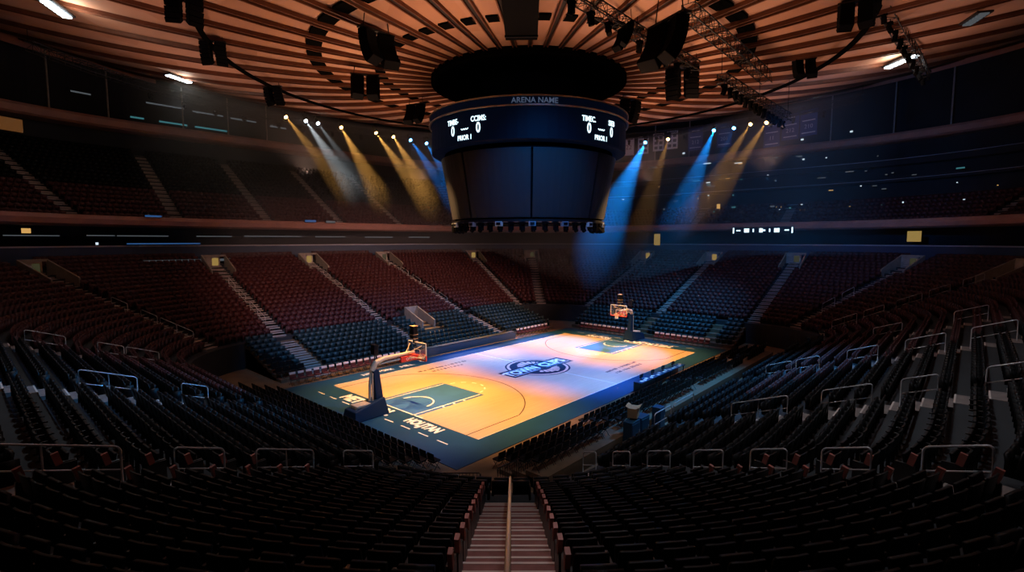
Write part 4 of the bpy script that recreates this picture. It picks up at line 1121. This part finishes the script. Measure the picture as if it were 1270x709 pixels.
# cove lights in the ceiling edge
for i, (px, py, w, h) in enumerate(((70, 12, 34, 7), (222, 98, 26, 3.5), (1118, 77, 36, 4), (1210, 24, 26, 6), (1020, 118, 20, 3))):
    p = seen_at(px, py, 30.9 if i not in (1,) else 31.0); rho = math.hypot(p[0]-CC[0], p[1]-CC[1])
    for _ in range(8):
        p = seen_at(px, py, ceil_h(rho)-.75); rho = .5*rho+.5*math.hypot(p[0]-CC[0], p[1]-CC[1])
    az = math.atan2(p[1]-CC[1], p[0]-CC[0]); zz = np.linalg.norm(p-CAM)
    e = empty('cove_light', p, az+PI/2, 'bright lamp tray tucked under the ceiling rim, %s' % ('nearest over the far stand', 'farther over the far stand', 'brightest behind the edge truss', 'topmost over the suites', 'dim one past the banners')[i], 'lamp')
    k = zz/FPX
    mb = MB(); mb.box((0, 0, .1), (w*k, .9, .12)); mb.build('tray', M['truss'], e)
    mb = MB()
    for j in range(6): mb.box(((-.42+.168*j)*w*k, 0, -.0), (w*k*.11, .5, .1))
    mb.build('tube_lamp', M['cove'] if i < 3 else M['bar_grey'], e)
    if i < 3:
        L = bpy.data.lights.new('cove', 'POINT'); L.energy = 70; L.color = (1, .86, .7) ; L.shadow_soft_size = .4
        lo = bpy.data.objects.new('cove_glow', L); COL.objects.link(lo); lo.location = Vector(p)+Vector((cos(az), sin(az), 0))*-.8+Vector((0, 0, -.35))
# ------------------------------------------------------------------ lights of the room, with added fill spots
def spot(name, p, tgt, W, col, deg, blend=.5, soft=.3):
    L = bpy.data.lights.new(name, 'SPOT'); L.energy = W; L.color = col; L.spot_size = rad(deg); L.spot_blend = blend; L.shadow_soft_size = soft
    o = bpy.data.objects.new(name, L); COL.objects.link(o); o.location = p; d = Vector(tgt)-Vector(p); o.rotation_euler = d.to_track_quat('-Z', 'Y').to_euler()
WARM = (1, .47, .125)
for x in (-10.6, 10.4):
    for y in (-3.8, 3.8):
        spot('court_warm', (x, y*1.05, 22.3), (x, y, 0), 22500, WARM, 43, 1, .4)
spot('court_blue', (.2, -14.2, 22.0), (-.3, -4.2, 0), 30000, (.14, .29, 1), 32, 1, .4)
spot('court_blue', (.2, 15.0, 22.0), (-.3, 4.6, 0), 30000, (.14, .29, 1), 32, 1, .4)
BL = (.05, .40, 1)
spot('stand_blue', (-17, -3, 21), (-8, 14, .8), 6500, BL, 44, .9, .4)
spot('stand_blue', (15, -3, 21), (6, 14, .8), 6500, BL, 44, .9, .4)
spot('stand_blue', (14, -9, 21), (24, 0, 1), 8500, BL, 55, .9, .4)
spot('end_blue', (-8, -12.4, 20.5), (-27, 0, 3), 8000, BL, 34, .9, .4)
spot('end_blue', (-10, -12.4, 20.5), (-17, -2, 0), 4000, BL, 40, .9, .4)
spot('walk_blue', (6, -16, 20.2), (0, -15, 1), 9000, BL, 60, .9, .4)
spot('stand_fill', (16.5, -13.9, 20.4), (11, 26, 5), 14000, (1, .56, .46), 44, 1, .4)  # added warm fill spots for the far stand, no fixtures
spot('stand_fill', (-21, -8, 20.5), (-4, 26, 5), 9000, (1, .56, .46), 44, 1, .4)
# unseen uplights added in mid-air to brighten the ceiling, no lamp bodies
for k in range(8):
    a = AZ0+2*PI*(k+.5)/8
    L = bpy.data.lights.new('uplight', 'SPOT'); L.energy = 680; L.color = (1, .52, .27); L.spot_size = rad(150); L.spot_blend = .9; L.shadow_soft_size = .8
    o = bpy.data.objects.new('ceiling_fill', L); COL.objects.link(o); o.location = polar(a, 13, 16.0)
    o.rotation_euler = Vector((cos(a)*.5, sin(a)*.5, 1)).to_track_quat('-Z', 'Y').to_euler()
for k in range(12):  # outer ring of added ceiling fills, hung free of any tray
    a = 2*PI*(k+.3)/12
    L = bpy.data.lights.new('tray', 'SPOT'); L.energy = 300; L.color = (1, .56, .42); L.spot_size = rad(140); L.spot_blend = .9; L.shadow_soft_size = .5
    o = bpy.data.objects.new('outer_ceiling_fill', L); COL.objects.link(o); o.location = polar(a, 29, 18.0)
    o.rotation_euler = Vector((cos(a)*-.1, sin(a)*-.1, 1)).to_track_quat('-Z', 'Y').to_euler()
spot('aisle_fill', (-22, -17, 21.5), (-26.5, -21, 4), 620, (1, .74, .70), 26, .9, .3)  # added fill to brighten the foreground steps, no lamp there
spot('board_warm_fill', (10, -13.9, 20.2), (3.2, -5.6, 13.0), 15000, (1, .55, .18), 20, 1, .2)  # added spots tinting the scoreboard screens, warm and blue, without fixtures
spot('board_warm_fill', (-20, 8, 20.2), (-6.0, 4.2, 13.2), 15000, (1, .55, .22), 15, 1, .2)
spot('board_blue_fill', (-13, -12.3, 20.2), (-4.5, -3.8, 14.8), 2200, (.03, .30, 1), 46, 1, .2)
spot('bowl_cool_fill', (-9, -21.5, 23.4), (-6, -24, 4), 1300, (.80, .90, 1), 100, 1, .4)  # added cool overhead fill for rails and seat tops, hung free
spot('bowl_cool_fill', (-20, -19.5, 23.6), (-20, -22, 4), 550, (.80, .90, 1), 90, 1, .4)
spot('bowl_cool_fill', (-26, -4, 23.4), (-29, 0, 4), 1200, (.80, .90, 1), 100, 1, .4)
spot('suite_blue_fill', (5, -19, 17.5), (42, -9, 17), 4200, (.05, .33, 1), 70, 1, .3)  # added fill that tints the suite decks blue, no fixture
W = bpy.data.worlds.new('world'); SC.world = W; W.use_nodes = True
W.node_tree.nodes['Background'].inputs[0].default_value = (.35, .45, .8, 1); W.node_tree.nodes['Background'].inputs[1].default_value = .004
# ------------------------------------------------------------------ view
SC.view_settings.view_transform = 'Standard'; SC.view_settings.look = 'None'; SC.view_settings.gamma = 1; SC.view_settings.exposure = 1.5
SC.view_settings.use_curve_mapping = False
SC.cycles.use_denoising = True
SC.cycles.max_bounces = 5; SC.cycles.diffuse_bounces = 3; SC.cycles.glossy_bounces = 2; SC.cycles.transmission_bounces = 4; SC.cycles.volume_bounces = 0
SC.cycles.sample_clamp_indirect = 4
SC.cycles.use_light_tree = True
